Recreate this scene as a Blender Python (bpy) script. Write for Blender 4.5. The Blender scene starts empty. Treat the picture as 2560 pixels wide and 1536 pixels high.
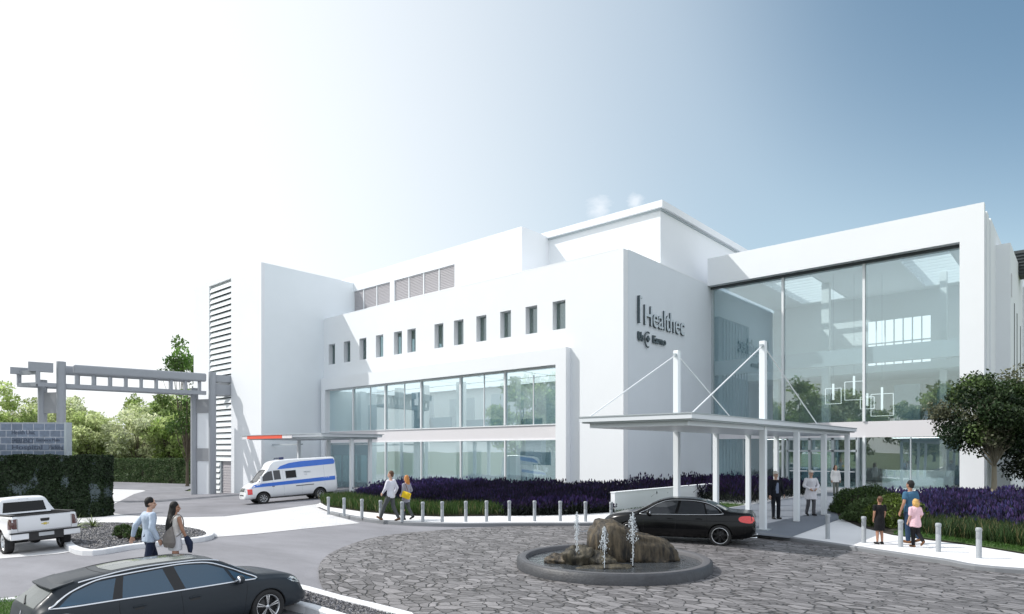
import bpy, math, random
import numpy as np
from mathutils import Vector, Matrix, noise, geometry
from mathutils.bvhtree import BVHTree
R = math.radians
PI = math.pi
random.seed(7)
rng = np.random.default_rng(7)
scene = bpy.context.scene
COL = scene.collection
# ---------------------------------------------------------------- frame
# world X runs along the long facade, world Y runs away from the viewer through it
CH, CF, CY = 2.7, 1631.0, 1127.0        # eye height, focal length and horizon row measured on the photo
A, B = .7496, .6619

def W(X, D, z=0.0):
    return Vector((A*X - B*D, B*X + A*D, z))

def sp(t, w):
    t = t/w
    return w*(math.log1p(math.exp(-abs(t))) + max(t, 0.0))

def sstep(a, b, t):
    t = min(1, max(0, (t-a)/(b-a)))
    return t*t*(3-2*t)

def gcam(X, D):
    s = .06*sp(-X-6.5, 1.2)
    s = 1.25 - sp(1.25-s, .12)
    dip = .32*sstep(15.0, 11.2, D)*sstep(-.2, -3.4, X)
    return -s - dip

def gz(x, y):
    return gcam(A*x + B*y, -B*x + A*y)

def P(px, py, dz=0.0):
    z = 0.0
    for _ in range(30):
        D = (CH - z)*CF/(py - CY)
        X = (px - 1280)*D/CF
        z = .5*z + .5*(gcam(X, D) + dz)
    return W(X, D, z)

def P2(px, py, dz=0.0):
    p = P(px, py, dz)
    return (p.x, p.y)

def AT(px, D, z=0.0):
    return W((px-1280)*D/CF, D, z)

def on_y(px, y):
    r = (px-1280)/CF
    D = y/(B*r + A)
    return (A*r - B)*D

# ---------------------------------------------------------------- objects
WM = {}
def tag(o, label=None, cat=None, group=None, kind=None):
    if label: o['label'] = label
    if cat: o['category'] = cat
    if group: o['group'] = group
    if kind: o['kind'] = kind
    return o

def thing(name, label, cat, loc=(0, 0, 0), rz=0.0, group=None, scale=1.0):
    o = bpy.data.objects.new(name, None)
    o.empty_display_size = .3
    COL.objects.link(o)
    o.location = loc
    o.rotation_euler = (0, 0, rz)
    o.scale = (scale,)*3
    WM[o.name] = Matrix.LocRotScale(Vector(loc), Matrix.Rotation(rz, 3, 'Z'), Vector((scale,)*3))
    return tag(o, label, cat, group)

def rootof(o):
    while o.parent: o = o.parent
    return o

def copy_tree(o, parent=None):
    c = o.copy()
    COL.objects.link(c)
    c.parent = parent
    for ch in list(o.children):
        copy_tree(ch, c)
    return c

def link_mesh(name, me, parent=None, mats=()):
    o = bpy.data.objects.new(name, me)
    COL.objects.link(o)
    for m in mats: me.materials.append(m)
    if parent is not None: o.parent = parent
    return o

class MB:
    def __init__(s):
        s.v = []; s.f = []; s.m = []; s.sm = []
    def add(s, vs, fs, mi=0, sm=False):
        b = len(s.v)
        s.v += [tuple(p) for p in vs]
        for f in fs:
            s.f.append(tuple(i+b for i in f)); s.m.append(mi); s.sm.append(sm)
        return s
    def box(s, x0, x1, y0, y1, z0, z1, mi=0):
        vs = [(x0,y0,z0),(x1,y0,z0),(x1,y1,z0),(x0,y1,z0),(x0,y0,z1),(x1,y0,z1),(x1,y1,z1),(x0,y1,z1)]
        return s.add(vs, [(3,2,1,0),(4,5,6,7),(0,1,5,4),(1,2,6,5),(2,3,7,6),(3,0,4,7)], mi)
    def obox(s, c, ux, uy, uz, hx, hy, hz, mi=0):
        c = Vector(c); ux = Vector(ux).normalized(); uy = Vector(uy).normalized(); uz = Vector(uz).normalized()
        vs = []
        for sz in (-1, 1):
            for sx, sy in ((-1,-1),(1,-1),(1,1),(-1,1)):
                vs.append(c + ux*hx*sx + uy*hy*sy + uz*hz*sz)
        return s.add(vs, [(3,2,1,0),(4,5,6,7),(0,1,5,4),(1,2,6,5),(2,3,7,6),(3,0,4,7)], mi)
    def beam(s, a, b, w, h, mi=0):
        a = Vector(a); b = Vector(b); d = (b-a)
        L = d.length; d.normalize()
        up = Vector((0,0,1))
        if abs(d.z) > .95: up = Vector((0,1,0))
        sd = d.cross(up).normalized(); u2 = sd.cross(d).normalized()
        return s.obox((a+b)/2, d, sd, u2, L/2, w/2, h/2, mi)
    def prism(s, poly, z0, z1, mi=0):
        n = len(poly)
        ar = sum(poly[i][0]*poly[(i+1)%n][1]-poly[(i+1)%n][0]*poly[i][1] for i in range(n))
        if ar < 0: poly = poly[::-1]
        vs = [(p[0], p[1], z0) for p in poly] + [(p[0], p[1], z1) for p in poly]
        fs = [tuple(range(n-1, -1, -1)), tuple(range(n, 2*n))]
        fs += [(i, (i+1) % n, (i+1) % n + n, i+n) for i in range(n)]
        return s.add(vs, fs, mi)
    def cyl(s, x, y, z0, z1, r, n=20, mi=0, r1=None, sm=True):
        r1 = r if r1 is None else r1
        vs = [(x+r*math.cos(2*PI*i/n), y+r*math.sin(2*PI*i/n), z0) for i in range(n)]
        vs += [(x+r1*math.cos(2*PI*i/n), y+r1*math.sin(2*PI*i/n), z1) for i in range(n)]
        s.add(vs, [(i, (i+1) % n, (i+1) % n+n, i+n) for i in range(n)], mi, sm)
        return s.add(vs, [tuple(range(n-1, -1, -1)), tuple(range(n, 2*n))], mi)
    def tube(s, pts, rad, n=8, mi=0, cap=True, sm=True, closed=False):
        pts = [Vector(p) for p in pts]
        k = len(pts)
        if not hasattr(rad, '__len__'): rad = [rad]*k
        vs = []; pu = None
        for i, p in enumerate(pts):
            if closed: t = pts[(i+1) % k]-pts[i-1]
            else: t = pts[min(i+1, k-1)]-pts[max(i-1, 0)]
            if t.length < 1e-9: t = Vector((0,0,1))
            t.normalize()
            if pu is None:
                u = t.orthogonal().normalized()
            else:
                u = (pu - t*pu.dot(t))
                u = u.normalized() if u.length > 1e-6 else t.orthogonal().normalized()
            pu = u; v = t.cross(u)
            for j in range(n):
                a = 2*PI*j/n
                vs.append(p + (u*math.cos(a)+v*math.sin(a))*rad[i])
        fs = []
        for i in range(k if closed else k-1):
            i2 = (i+1) % k
            for j in range(n):
                fs.append((i*n+j, i*n+(j+1) % n, i2*n+(j+1) % n, i2*n+j))
        s.add(vs, fs, mi, sm)
        if cap and not closed:
            s.add(vs[:n], [tuple(range(n-1, -1, -1))], mi)
            s.add(vs[-n:], [tuple(range(n))], mi)
        return s
    def lathe(s, prof, n=24, mi=0, origin=(0,0,0), axis='Z', sm=True, closed=False):
        vs = []
        ox, oy, oz = origin
        for (r, z) in prof:
            for j in range(n):
                a = 2*PI*j/n
                c, d = r*math.cos(a), r*math.sin(a)
                if axis == 'Z': vs.append((ox+c, oy+d, oz+z))
                else: vs.append((ox+c, oy+z, oz-d))
        k = len(prof); fs = []
        for i in range(k if closed else k-1):
            i2 = (i+1) % k
            for j in range(n):
                fs.append((i*n+j, i*n+(j+1) % n, i2*n+(j+1) % n, i2*n+j))
        return s.add(vs, fs, mi, sm)
    def ell(s, c, rx, ry, rz, nu=16, nv=10, mi=0, M=None):
        vs = []
        for i in range(nv+1):
            th = PI*i/nv
            for j in range(nu):
                a = 2*PI*j/nu
                p = Vector((rx*math.sin(th)*math.cos(a), ry*math.sin(th)*math.sin(a), rz*math.cos(th)))
                if M is not None: p = M @ p
                vs.append(p+Vector(c))
        fs = []
        for i in range(nv):
            for j in range(nu):
                fs.append((i*nu+j, (i+1)*nu+j, (i+1)*nu+(j+1) % nu, i*nu+(j+1) % nu))
        return s.add(vs, fs, mi, True)
    def wall(s, org, u, n, us, vs_, holes, thick, mi=0):
        """upright slab with rectangular openings; org at the lower corner, u along it, n outwards, us/vs_ extents"""
        org = Vector(org); u = Vector(u); n = Vector(n)
        cu = sorted(set([us[0], us[1]] + [h[i] for h in holes for i in (0, 1)]))
        cv = sorted(set([vs_[0], vs_[1]] + [h[i] for h in holes for i in (2, 3)]))
        cu = [c for c in cu if us[0] <= c <= us[1]]; cv = [c for c in cv if vs_[0] <= c <= vs_[1]]
        def solid(i, j):
            if i < 0 or j < 0 or i >= len(cu)-1 or j >= len(cv)-1: return False
            a = (cu[i]+cu[i+1])/2; b = (cv[j]+cv[j+1])/2
            return not any(h[0] < a < h[1] and h[2] < b < h[3] for h in holes)
        def pt(a, b, d): return org + u*a + Vector((0,0,b)) - n*d
        for i in range(len(cu)-1):
            for j in range(len(cv)-1):
                if not solid(i, j): continue
                a0, a1, b0, b1 = cu[i], cu[i+1], cv[j], cv[j+1]
                s.add([pt(a0,b0,0), pt(a1,b0,0), pt(a1,b1,0), pt(a0,b1,0)], [(0,1,2,3)], mi)
                s.add([pt(a0,b0,thick), pt(a1,b0,thick), pt(a1,b1,thick), pt(a0,b1,thick)], [(3,2,1,0)], mi)
                if not solid(i-1, j): s.add([pt(a0,b0,0), pt(a0,b1,0), pt(a0,b1,thick), pt(a0,b0,thick)], [(0,1,2,3)], mi)
                if not solid(i+1, j): s.add([pt(a1,b0,0), pt(a1,b1,0), pt(a1,b1,thick), pt(a1,b0,thick)], [(3,2,1,0)], mi)
                if not solid(i, j-1): s.add([pt(a0,b0,0), pt(a1,b0,0), pt(a1,b0,thick), pt(a0,b0,thick)], [(3,2,1,0)], mi)
                if not solid(i, j+1): s.add([pt(a0,b1,0), pt(a1,b1,0), pt(a1,b1,thick), pt(a0,b1,thick)], [(0,1,2,3)], mi)
        return s
    def build(s, name, mats, parent=None, world=False, label=None):
        me = bpy.data.meshes.new(name)
        vs = s.v
        if world and parent is not None:
            inv = WM[rootof(parent).name].inverted()
            vs = [tuple(inv @ Vector(p)) for p in vs]
        me.from_pydata(vs, [], s.f)
        if not isinstance(mats, (list, tuple)): mats = [mats]
        for m in mats: me.materials.append(m)
        me.polygons.foreach_set('material_index', s.m)
        me.polygons.foreach_set('use_smooth', s.sm)
        me.update()
        o = link_mesh(name, me, parent)
        if label: o['label'] = label
        return o

def bevel(o, w=.01, seg=2, angle=40):
    m = o.modifiers.new('bevel', 'BEVEL')
    m.width = w; m.segments = seg; m.limit_method = 'ANGLE'; m.angle_limit = R(angle)
    m.harden_normals = False
    return o

# ---------------------------------------------------------------- materials
MATS = {}
def newmat(name):
    m = bpy.data.materials.new(name)
    m.use_nodes = True
    nt = m.node_tree
    for n in list(nt.nodes):
        if n.type != 'OUTPUT_MATERIAL': nt.nodes.remove(n)
    out = [n for n in nt.nodes if n.type == 'OUTPUT_MATERIAL'][0]
    return m, nt, out

def nd(nt, typ, **kw):
    n = nt.nodes.new(typ)
    for k, v in kw.items():
        if k in n.inputs.keys() if isinstance(k, str) else False:
            n.inputs[k].default_value = v
        else:
            setattr(n, k, v)
    return n

def c4(c): return (c[0], c[1], c[2], 1)

def pm(name, col, rough=.5, metal=0.0, var=.06, scale=3.0, bump=0.0, bscale=40.0, coat=0.0, spec=.5, stain=0.0, stain_col=None, stretch=(1,1,1)):
    """plain painted / stone / metal surface with procedural unevenness"""
    m, nt, out = newmat(name)
    L = nt.links
    bs = nd(nt, 'ShaderNodeBsdfPrincipled')
    bs.inputs['Metallic'].default_value = metal
    bs.inputs['Roughness'].default_value = rough
    bs.inputs['Specular IOR Level'].default_value = spec
    bs.inputs['Coat Weight'].default_value = coat
    bs.inputs['Coat Roughness'].default_value = .04
    tc = nd(nt, 'ShaderNodeTexCoord')
    mp = nd(nt, 'ShaderNodeMapping')
    mp.inputs['Scale'].default_value = stretch
    L.new(tc.outputs['Object'], mp.inputs['Vector'])
    nz = nd(nt, 'ShaderNodeTexNoise')
    nz.inputs['Scale'].default_value = scale; nz.inputs['Detail'].default_value = 6
    nz.inputs['Roughness'].default_value = .6
    L.new(mp.outputs[0], nz.inputs['Vector'])
    mx = nd(nt, 'ShaderNodeMix', data_type='RGBA')
    mx.inputs['A'].default_value = c4([c*(1-var) for c in col])
    mx.inputs['B'].default_value = c4([min(1, c*(1+var)) for c in col])
    L.new(nz.outputs['Fac'], mx.inputs['Factor'])
    src = mx.outputs['Result']
    if stain > 0:
        n2 = nd(nt, 'ShaderNodeTexNoise')
        n2.inputs['Scale'].default_value = scale*.35; n2.inputs['Detail'].default_value = 8
        L.new(mp.outputs[0], n2.inputs['Vector'])
        mr = nd(nt, 'ShaderNodeMapRange')
        mr.inputs['From Min'].default_value = .5; mr.inputs['From Max'].default_value = .72
        mr.inputs['To Max'].default_value = stain
        L.new(n2.outputs['Fac'], mr.inputs['Value'])
        m2 = nd(nt, 'ShaderNodeMix', data_type='RGBA')
        m2.inputs['B'].default_value = c4(stain_col or [c*.6 for c in col])
        L.new(src, m2.inputs['A']); L.new(mr.outputs[0], m2.inputs['Factor'])
        src = m2.outputs['Result']
    L.new(src, bs.inputs['Base Color'])
    if bump > 0:
        n3 = nd(nt, 'ShaderNodeTexNoise')
        n3.inputs['Scale'].default_value = bscale; n3.inputs['Detail'].default_value = 4
        L.new(mp.outputs[0], n3.inputs['Vector'])
        bp = nd(nt, 'ShaderNodeBump')
        bp.inputs['Strength'].default_value = bump; bp.inputs['Distance'].default_value = .02
        L.new(n3.outputs['Fac'], bp.inputs['Height'])
        L.new(bp.outputs[0], bs.inputs['Normal'])
    L.new(bs.outputs[0], out.inputs['Surface'])
    MATS[name] = m
    return m

def emit(name, col, s):
    m, nt, out = newmat(name)
    e = nd(nt, 'ShaderNodeEmission')
    e.inputs['Color'].default_value = c4(col); e.inputs['Strength'].default_value = s
    nt.links.new(e.outputs[0], out.inputs['Surface'])
    MATS[name] = m
    return m

def glassmat(name, tint, refl=.12, gain=1.6, rough=.0):
    """thin architectural pane: tinted see-through plus a Fresnel mirror"""
    m, nt, out = newmat(name)
    L = nt.links
    tr = nd(nt, 'ShaderNodeBsdfTransparent'); tr.inputs['Color'].default_value = c4(tint)
    gl = nd(nt, 'ShaderNodeBsdfGlossy'); gl.inputs['Roughness'].default_value = rough
    gl.inputs['Color'].default_value = (.92, .97, .97, 1)
    ge = nd(nt, 'ShaderNodeNewGeometry')
    dp = nd(nt, 'ShaderNodeVectorMath', operation='DOT_PRODUCT')
    L.new(ge.outputs['Incoming'], dp.inputs[0]); L.new(ge.outputs['Normal'], dp.inputs[1])
    ab = nd(nt, 'ShaderNodeMath', operation='ABSOLUTE'); L.new(dp.outputs['Value'], ab.inputs[0])
    om = nd(nt, 'ShaderNodeMath', operation='SUBTRACT'); om.inputs[0].default_value = 1; L.new(ab.outputs[0], om.inputs[1])
    pw = nd(nt, 'ShaderNodeMath', operation='POWER'); pw.inputs[1].default_value = 5; L.new(om.outputs[0], pw.inputs[0])
    fr = nd(nt, 'ShaderNodeMath', operation='MULTIPLY_ADD'); fr.inputs[1].default_value = .96; fr.inputs[2].default_value = .04; L.new(pw.outputs[0], fr.inputs[0])
    tc = nd(nt, 'ShaderNodeTexCoord')
    nz = nd(nt, 'ShaderNodeTexNoise'); nz.inputs['Scale'].default_value = .25; nz.inputs['Detail'].default_value = 1
    L.new(tc.outputs['Object'], nz.inputs['Vector'])
    bp = nd(nt, 'ShaderNodeBump'); bp.inputs['Strength'].default_value = .04; bp.inputs['Distance'].default_value = .3
    L.new(nz.outputs['Fac'], bp.inputs['Height'])
    L.new(bp.outputs[0], gl.inputs['Normal'])
    ma = nd(nt, 'ShaderNodeMath', operation='MULTIPLY_ADD')
    ma.inputs[1].default_value = gain; ma.inputs[2].default_value = refl; ma.use_clamp = True
    L.new(fr.outputs[0], ma.inputs[0])
    mx = nd(nt, 'ShaderNodeMixShader')
    L.new(ma.outputs[0], mx.inputs[0]); L.new(tr.outputs[0], mx.inputs[1]); L.new(gl.outputs[0], mx.inputs[2])
    L.new(mx.outputs[0], out.inputs['Surface'])
    MATS[name] = m
    return m

def leafmat(name, rough=.55, trans=.25, gain=1.0):
    """reads the per-leaf colour stored on the mesh"""
    m, nt, out = newmat(name)
    L = nt.links
    at = nd(nt, 'ShaderNodeAttribute', attribute_name='leaf')
    bs = nd(nt, 'ShaderNodeBsdfPrincipled'); bs.inputs['Roughness'].default_value = rough
    bs.inputs['Specular IOR Level'].default_value = .35
    tl = nd(nt, 'ShaderNodeBsdfTranslucent')
    L.new(at.outputs['Color'], bs.inputs['Base Color']); L.new(at.outputs['Color'], tl.inputs['Color'])
    mx = nd(nt, 'ShaderNodeMixShader'); mx.inputs[0].default_value = trans
    L.new(bs.outputs[0], mx.inputs[1]); L.new(tl.outputs[0], mx.inputs[2])
    L.new(mx.outputs[0], out.inputs['Surface'])
    MATS[name] = m
    return m

def quads_mesh(name, V, C, mat, parent=None, loc=None):
    """V: n x 4 x 3 leaf corners, C: n x 3 colours"""
    n = len(V)
    me = bpy.data.meshes.new(name)
    me.vertices.add(n*4); me.loops.add(n*4); me.polygons.add(n)
    co = V.reshape(-1, 3)
    if loc is not None: co = co - np.array(loc)
    me.vertices.foreach_set('co', co.astype(np.float32).ravel())
    me.loops.foreach_set('vertex_index', np.arange(n*4, dtype=np.int32))
    me.polygons.foreach_set('loop_start', np.arange(0, n*4, 4, dtype=np.int32))
    me.update(calc_edges=True)
    at = me.color_attributes.new('leaf', 'FLOAT_COLOR', 'CORNER')
    cc = np.repeat(np.concatenate([C, np.ones((n, 1))], 1), 4, axis=0)
    at.data.foreach_set('color', cc.astype(np.float32).ravel())
    me.materials.append(mat)
    o = bpy.data.objects.new(name, me)
    COL.objects.link(o)
    if parent is not None: o.parent = parent
    return o

def leaf_quads(pts, size, aspect=.55, up=0.0, nrm=None, jit=.35):
    n = len(pts)
    u = rng.normal(size=(n, 3)); u[:, 2] += up
    u /= np.linalg.norm(u, axis=1)[:, None]
    w = rng.normal(size=(n, 3))
    if nrm is not None: w = np.cross(u, nrm*1.5 + .6*w)
    v = w - (w*u).sum(1)[:, None]*u
    v /= np.maximum(np.linalg.norm(v, axis=1), 1e-6)[:, None]
    L = size*(1+jit*rng.uniform(-1, 1, n))[:, None]
    Wd = L*aspect
    return np.stack([pts-u*L/2, pts+v*Wd/2-u*L*.05, pts+u*L/2, pts-v*Wd/2-u*L*.05], 1)

def tri_fill(poly, grid):
    """triangulated plan polygon with an interior grid, so that it can follow the terrain"""
    pts = []
    n = len(poly)
    for i in range(n):
        a = Vector(poly[i]); b = Vector(poly[(i+1) % n])
        k = max(1, int((b-a).length/grid))
        for j in range(k): pts.append(a.lerp(b, j/k))
    nb = len(pts)
    edges = [(i, (i+1) % nb) for i in range(nb)]
    xs = [p[0] for p in pts]; ys = [p[1] for p in pts]
    gx = math.floor(min(xs)/grid)*grid+grid*.37
    verts = [Vector((p[0], p[1])) for p in pts]
    x = gx
    while x < max(xs):
        y = math.floor(min(ys)/grid)*grid+grid*.41
        while y < max(ys):
            ins = False; j = nb-1
            for i in range(nb):
                if (ys[i] > y) != (ys[j] > y) and x < (xs[j]-xs[i])*(y-ys[i])/(ys[j]-ys[i])+xs[i]: ins = not ins
                j = i
            if ins: verts.append(Vector((x, y)))
            y += grid
        x += grid
    r = geometry.delaunay_2d_cdt(verts, edges, [list(range(nb))], 1, 1e-5)
    return r[0], r[2], nb

def sheet(name, poly, mat, dz, grid=1.2, kind='structure', edge=0.0, edgemat=None, flat=None):
    """ground sheet dz above the terrain; edge > 0 gives it a real side of that height"""
    vs, fs, nb = tri_fill([tuple(p)[:2] for p in poly], grid)
    zf = (lambda x, y: flat) if flat is not None else (lambda x, y: gz(x, y)+dz)
    mb = MB()
    co = [(v.x, v.y, zf(v.x, v.y)) for v in vs]
    ff = []
    for f in fs:
        a, b, c = [vs[i] for i in f[:3]]
        if (b-a).cross(c-a) < 0: f = f[::-1]
        ff.append(tuple(f))
    mb.add(co, ff, 0)
    if edge > 0:
        for i in range(nb):
            p, q = co[i], co[(i+1) % nb]
            mb.add([p, q, (q[0], q[1], q[2]-edge), (p[0], p[1], p[2]-edge)], [(0,1,2,3)], 1 if edgemat else 0)
    o = mb.build(name, [mat]+([edgemat] if edgemat else []))
    if kind: o['kind'] = kind
    return o

def offset_poly(pts, d, closed=False):
    out = []
    n = len(pts)
    for i in range(n):
        p = Vector(pts[i])
        a = Vector(pts[i-1]) if (closed or i > 0) else p
        b = Vector(pts[(i+1) % n]) if (closed or i < n-1) else p
        t1 = (p-a).normalized() if (p-a).length > 1e-6 else (b-p).normalized()
        t2 = (b-p).normalized() if (b-p).length > 1e-6 else t1
        t = (t1+t2).normalized()
        nn = Vector((-t.y, t.x))
        k = 1/max(.5, nn.dot(Vector((-t1.y, t1.x))))
        out.append(tuple(p+nn*d*k))
    return out

def smooth_path(pts, per=6, closed=False):
    out = []
    n = len(pts)
    P_ = [Vector(p) for p in pts]
    rngi = range(n) if closed else range(n-1)
    for i in rngi:
        p0 = P_[i-1] if (closed or i > 0) else P_[i]
        p1 = P_[i]; p2 = P_[(i+1) % n]
        p3 = P_[(i+2) % n] if (closed or i+2 < n) else p2
        for j in range(per):
            t = j/per
            out.append(tuple(.5*((2*p1)+(p2-p0)*t+(2*p0-5*p1+4*p2-p3)*t*t+(3*p1-p0-3*p2+p3)*t**3)))
    if not closed: out.append(tuple(P_[-1]))
    return out

def kerb(name, path, width, height, mat, closed=False, dz=-.02, kind='structure'):
    """kerb stone strip of real section that follows a plan path"""
    if not closed:
        a = offset_poly(path, width/2); b = offset_poly(path, -width/2)
    else:
        a = offset_poly(path, width/2, True); b = offset_poly(path, -width/2, True)
    mb = MB(); n = len(path); vs = []
    for i in range(n):
        zc = gz(path[i][0], path[i][1])
        c = .02
        am = Vector(a[i]).lerp(Vector(b[i]), c/width); bm = Vector(b[i]).lerp(Vector(a[i]), c/width)
        vs += [(a[i][0], a[i][1], zc+dz), (a[i][0], a[i][1], zc+height-c), (am.x, am.y, zc+height),
               (bm.x, bm.y, zc+height), (b[i][0], b[i][1], zc+height-c), (b[i][0], b[i][1], zc+dz)]
    fs = []
    for i in range(n if closed else n-1):
        j = (i+1) % n
        for k in range(5): fs.append((i*6+k, i*6+k+1, j*6+k+1, j*6+k))
    mb.add(vs, fs)
    if not closed:
        mb.add(vs[:6], [(0,1,2,3,4,5)]); mb.add(vs[-6:], [(5,4,3,2,1,0)])
    o = mb.build(name, mat)
    if kind: o['kind'] = kind
    return o

def realise(o):
    """bake the modifiers of o into its mesh"""
    dg = bpy.context.evaluated_depsgraph_get()
    dg.update()
    me = bpy.data.meshes.new_from_object(o.evaluated_get(dg))
    o.modifiers.clear()
    old = o.data
    o.data = me
    bpy.data.meshes.remove(old)
    return o

def text_curve(txt, size, depth, bold=0.0):
    cu = bpy.data.curves.new('t', 'FONT'); cu.body = txt; cu.size = size; cu.extrude = depth; cu.offset = bold; cu.resolution_u = 4
    o = bpy.data.objects.new('t', cu); COL.objects.link(o)
    dg = bpy.context.evaluated_depsgraph_get(); dg.update()
    me = bpy.data.meshes.new_from_object(o.evaluated_get(dg))
    bpy.data.objects.remove(o)
    return me
def text_mesh(name, txt, size, depth, mat, M, parent=None, bold=0.0, sx=1.0, width=None):
    me = text_curve(txt, size, depth, bold)
    xs = [v.co.x for v in me.vertices]
    if width: sx = width/(max(xs)-min(xs))
    me.transform(Matrix.Diagonal((sx, 1, 1, 1)))
    me.transform(M); me.name = name
    me.materials.clear()
    o = link_mesh(name, me, parent, [mat])
    return o
# ---------------------------------------------------------------- camera, sky, sun
cam = bpy.data.cameras.new('camera'); cam_o = bpy.data.objects.new('camera', cam); COL.objects.link(cam_o)
cam.sensor_width = 36; cam.lens = 36*CF/2560; cam.shift_y = (CY-768)/2560
cam.clip_start = .1; cam.clip_end = 5000
cam_o.location = (0, 0, CH)
fwd = Vector((-B, A, 0)); cam_o.rotation_euler = (R(90), 0, math.atan2(-fwd.x, fwd.y))
scene.camera = cam_o

SUN_EL = 46.0
SUN_AZ = 36.0            # degrees in front of the -X direction
S = Vector((-math.cos(R(SUN_AZ))*math.cos(R(SUN_EL)), -math.sin(R(SUN_AZ))*math.cos(R(SUN_EL)), math.sin(R(SUN_EL))))
sun = bpy.data.lights.new('sun', 'SUN'); sun.energy = 3.5; sun.angle = R(.6); sun.color = (1.0, .965, .92)
sun_o = bpy.data.objects.new('sun', sun); COL.objects.link(sun_o)
sun_o.rotation_euler = S.to_track_quat('Z', 'Y').to_euler()
sun_o.location = (0, 0, 60)

world = bpy.data.worlds.new('World'); scene.world = world
world.use_nodes = True
nt = world.node_tree; L = nt.links
for n in list(nt.nodes):
    if n.type != 'OUTPUT_WORLD': nt.nodes.remove(n)
wout = [n for n in nt.nodes if n.type == 'OUTPUT_WORLD'][0]
bg = nt.nodes.new('ShaderNodeBackground')
sky = nt.nodes.new('ShaderNodeTexSky'); sky.sky_type = 'NISHITA'; sky.sun_disc = False
sky.sun_elevation = R(SUN_EL); sky.sun_rotation = math.atan2(S.x, S.y)
sky.air_density = 1.0; sky.dust_density = 2.2; sky.ozone_density = 1.2; sky.altitude = 100
bg.inputs['Strength'].default_value = .14
# bright summer haze on the sun's side of the sky and an added fill glow opposite the view, all by world direction
tc = nt.nodes.new('ShaderNodeTexCoord')
def lobe(d, lo, hi):
    dt = nt.nodes.new('ShaderNodeVectorMath'); dt.operation = 'DOT_PRODUCT'; dt.inputs[1].default_value = d
    L.new(tc.outputs['Generated'], dt.inputs[0])
    m_ = nt.nodes.new('ShaderNodeMapRange'); m_.interpolation_type = 'SMOOTHSTEP'
    m_.inputs['From Min'].default_value = lo; m_.inputs['From Max'].default_value = hi
    L.new(dt.outputs['Value'], m_.inputs['Value']); return m_.outputs[0]
dot = nt.nodes.new('ShaderNodeVectorMath'); dot.operation = 'DOT_PRODUCT'
hz_dir = Vector((S.x*1.0, S.y*.9, .25)).normalized()
HAZE_DIR = (W(-.93, .36, .12)).normalized()
dot.inputs[1].default_value = HAZE_DIR
L.new(tc.outputs['Generated'], dot.inputs[0])
mr = nt.nodes.new('ShaderNodeMapRange'); mr.interpolation_type = 'SMOOTHSTEP'
mr.inputs['From Min'].default_value = -.06; mr.inputs['From Max'].default_value = .93
L.new(dot.outputs['Value'], mr.inputs['Value'])
mix = nt.nodes.new('ShaderNodeMix'); mix.data_type = 'RGBA'
L.new(mr.outputs[0], mix.inputs['Factor'])
pre = nt.nodes.new('ShaderNodeMix'); pre.data_type = 'RGBA'; pre.blend_type = 'MULTIPLY'
pre.inputs['Factor'].default_value = 1; pre.inputs['B'].default_value = (1.74, 1.74, 1.42, 1)
L.new(sky.outputs[0], pre.inputs['A'])
pale = nt.nodes.new('ShaderNodeMix'); pale.data_type = 'RGBA'; pale.inputs['Factor'].default_value = .42
L.new(pre.outputs['Result'], pale.inputs['A']); pale.inputs['B'].default_value = (2.9, 3.5, 4.1, 1)
# deeper blue high on the right, bright lobe added behind the viewer to fill shaded walls
deep = nt.nodes.new('ShaderNodeMix'); deep.data_type = 'RGBA'; deep.blend_type = 'MULTIPLY'
L.new(lobe(W(.98, .85, 1.0).normalized(), .86, 1.0), deep.inputs['Factor']); L.new(pale.outputs['Result'], deep.inputs['A'])
deep.inputs['B'].default_value = (.42, .56, .68, 1)
sky_fill = nt.nodes.new('ShaderNodeMix'); sky_fill.data_type = 'RGBA'
L.new(lobe(W(.55, -.80, .22).normalized(), .05, .75), sky_fill.inputs['Factor']); L.new(deep.outputs['Result'], sky_fill.inputs['A'])
sky_fill.inputs['B'].default_value = (6.6, 7.0, 7.6, 1)
L.new(sky_fill.outputs['Result'], mix.inputs['A'])
mix.inputs['B'].default_value = (7.0, 7.15, 7.3, 1)
# small cumulus puffs above the roof
mp = nt.nodes.new('ShaderNodeMapping'); mp.inputs['Scale'].default_value = (14, 14, 30)
L.new(tc.outputs['Generated'], mp.inputs['Vector'])
nz = nt.nodes.new('ShaderNodeTexNoise'); nz.inputs['Scale'].default_value = 2.6; nz.inputs['Detail'].default_value = 9; nz.inputs['Roughness'].default_value = .62
L.new(mp.outputs[0], nz.inputs['Vector'])
def blob(px, py, rad):
    d = W((px-1280)/CF, 1, (CY-py)/CF).normalized()
    dd = nt.nodes.new('ShaderNodeVectorMath'); dd.operation = 'DISTANCE'
    nn = nt.nodes.new('ShaderNodeVectorMath'); nn.operation = 'NORMALIZE'
    L.new(tc.outputs['Generated'], nn.inputs[0]); L.new(nn.outputs[0], dd.inputs[0])
    dd.inputs[1].default_value = d
    m = nt.nodes.new('ShaderNodeMapRange'); m.inputs['From Min'].default_value = rad; m.inputs['From Max'].default_value = 0
    L.new(dd.outputs['Value'], m.inputs['Value'])
    return m.outputs[0]
b1 = blob(1500, 520, .034); b2 = blob(1590, 504, .022)
mxx = nt.nodes.new('ShaderNodeMath'); mxx.operation = 'MAXIMUM'; L.new(b1, mxx.inputs[0]); L.new(b2, mxx.inputs[1])
ad = nt.nodes.new('ShaderNodeMath'); ad.operation = 'MULTIPLY_ADD'; ad.inputs[1].default_value = 1.0; ad.inputs[2].default_value = -.62
L.new(mxx.outputs[0], ad.inputs[0])
ad2 = nt.nodes.new('ShaderNodeMath'); ad2.operation = 'ADD'; L.new(ad.outputs[0], ad2.inputs[0]); L.new(nz.outputs['Fac'], ad2.inputs[1])
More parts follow.
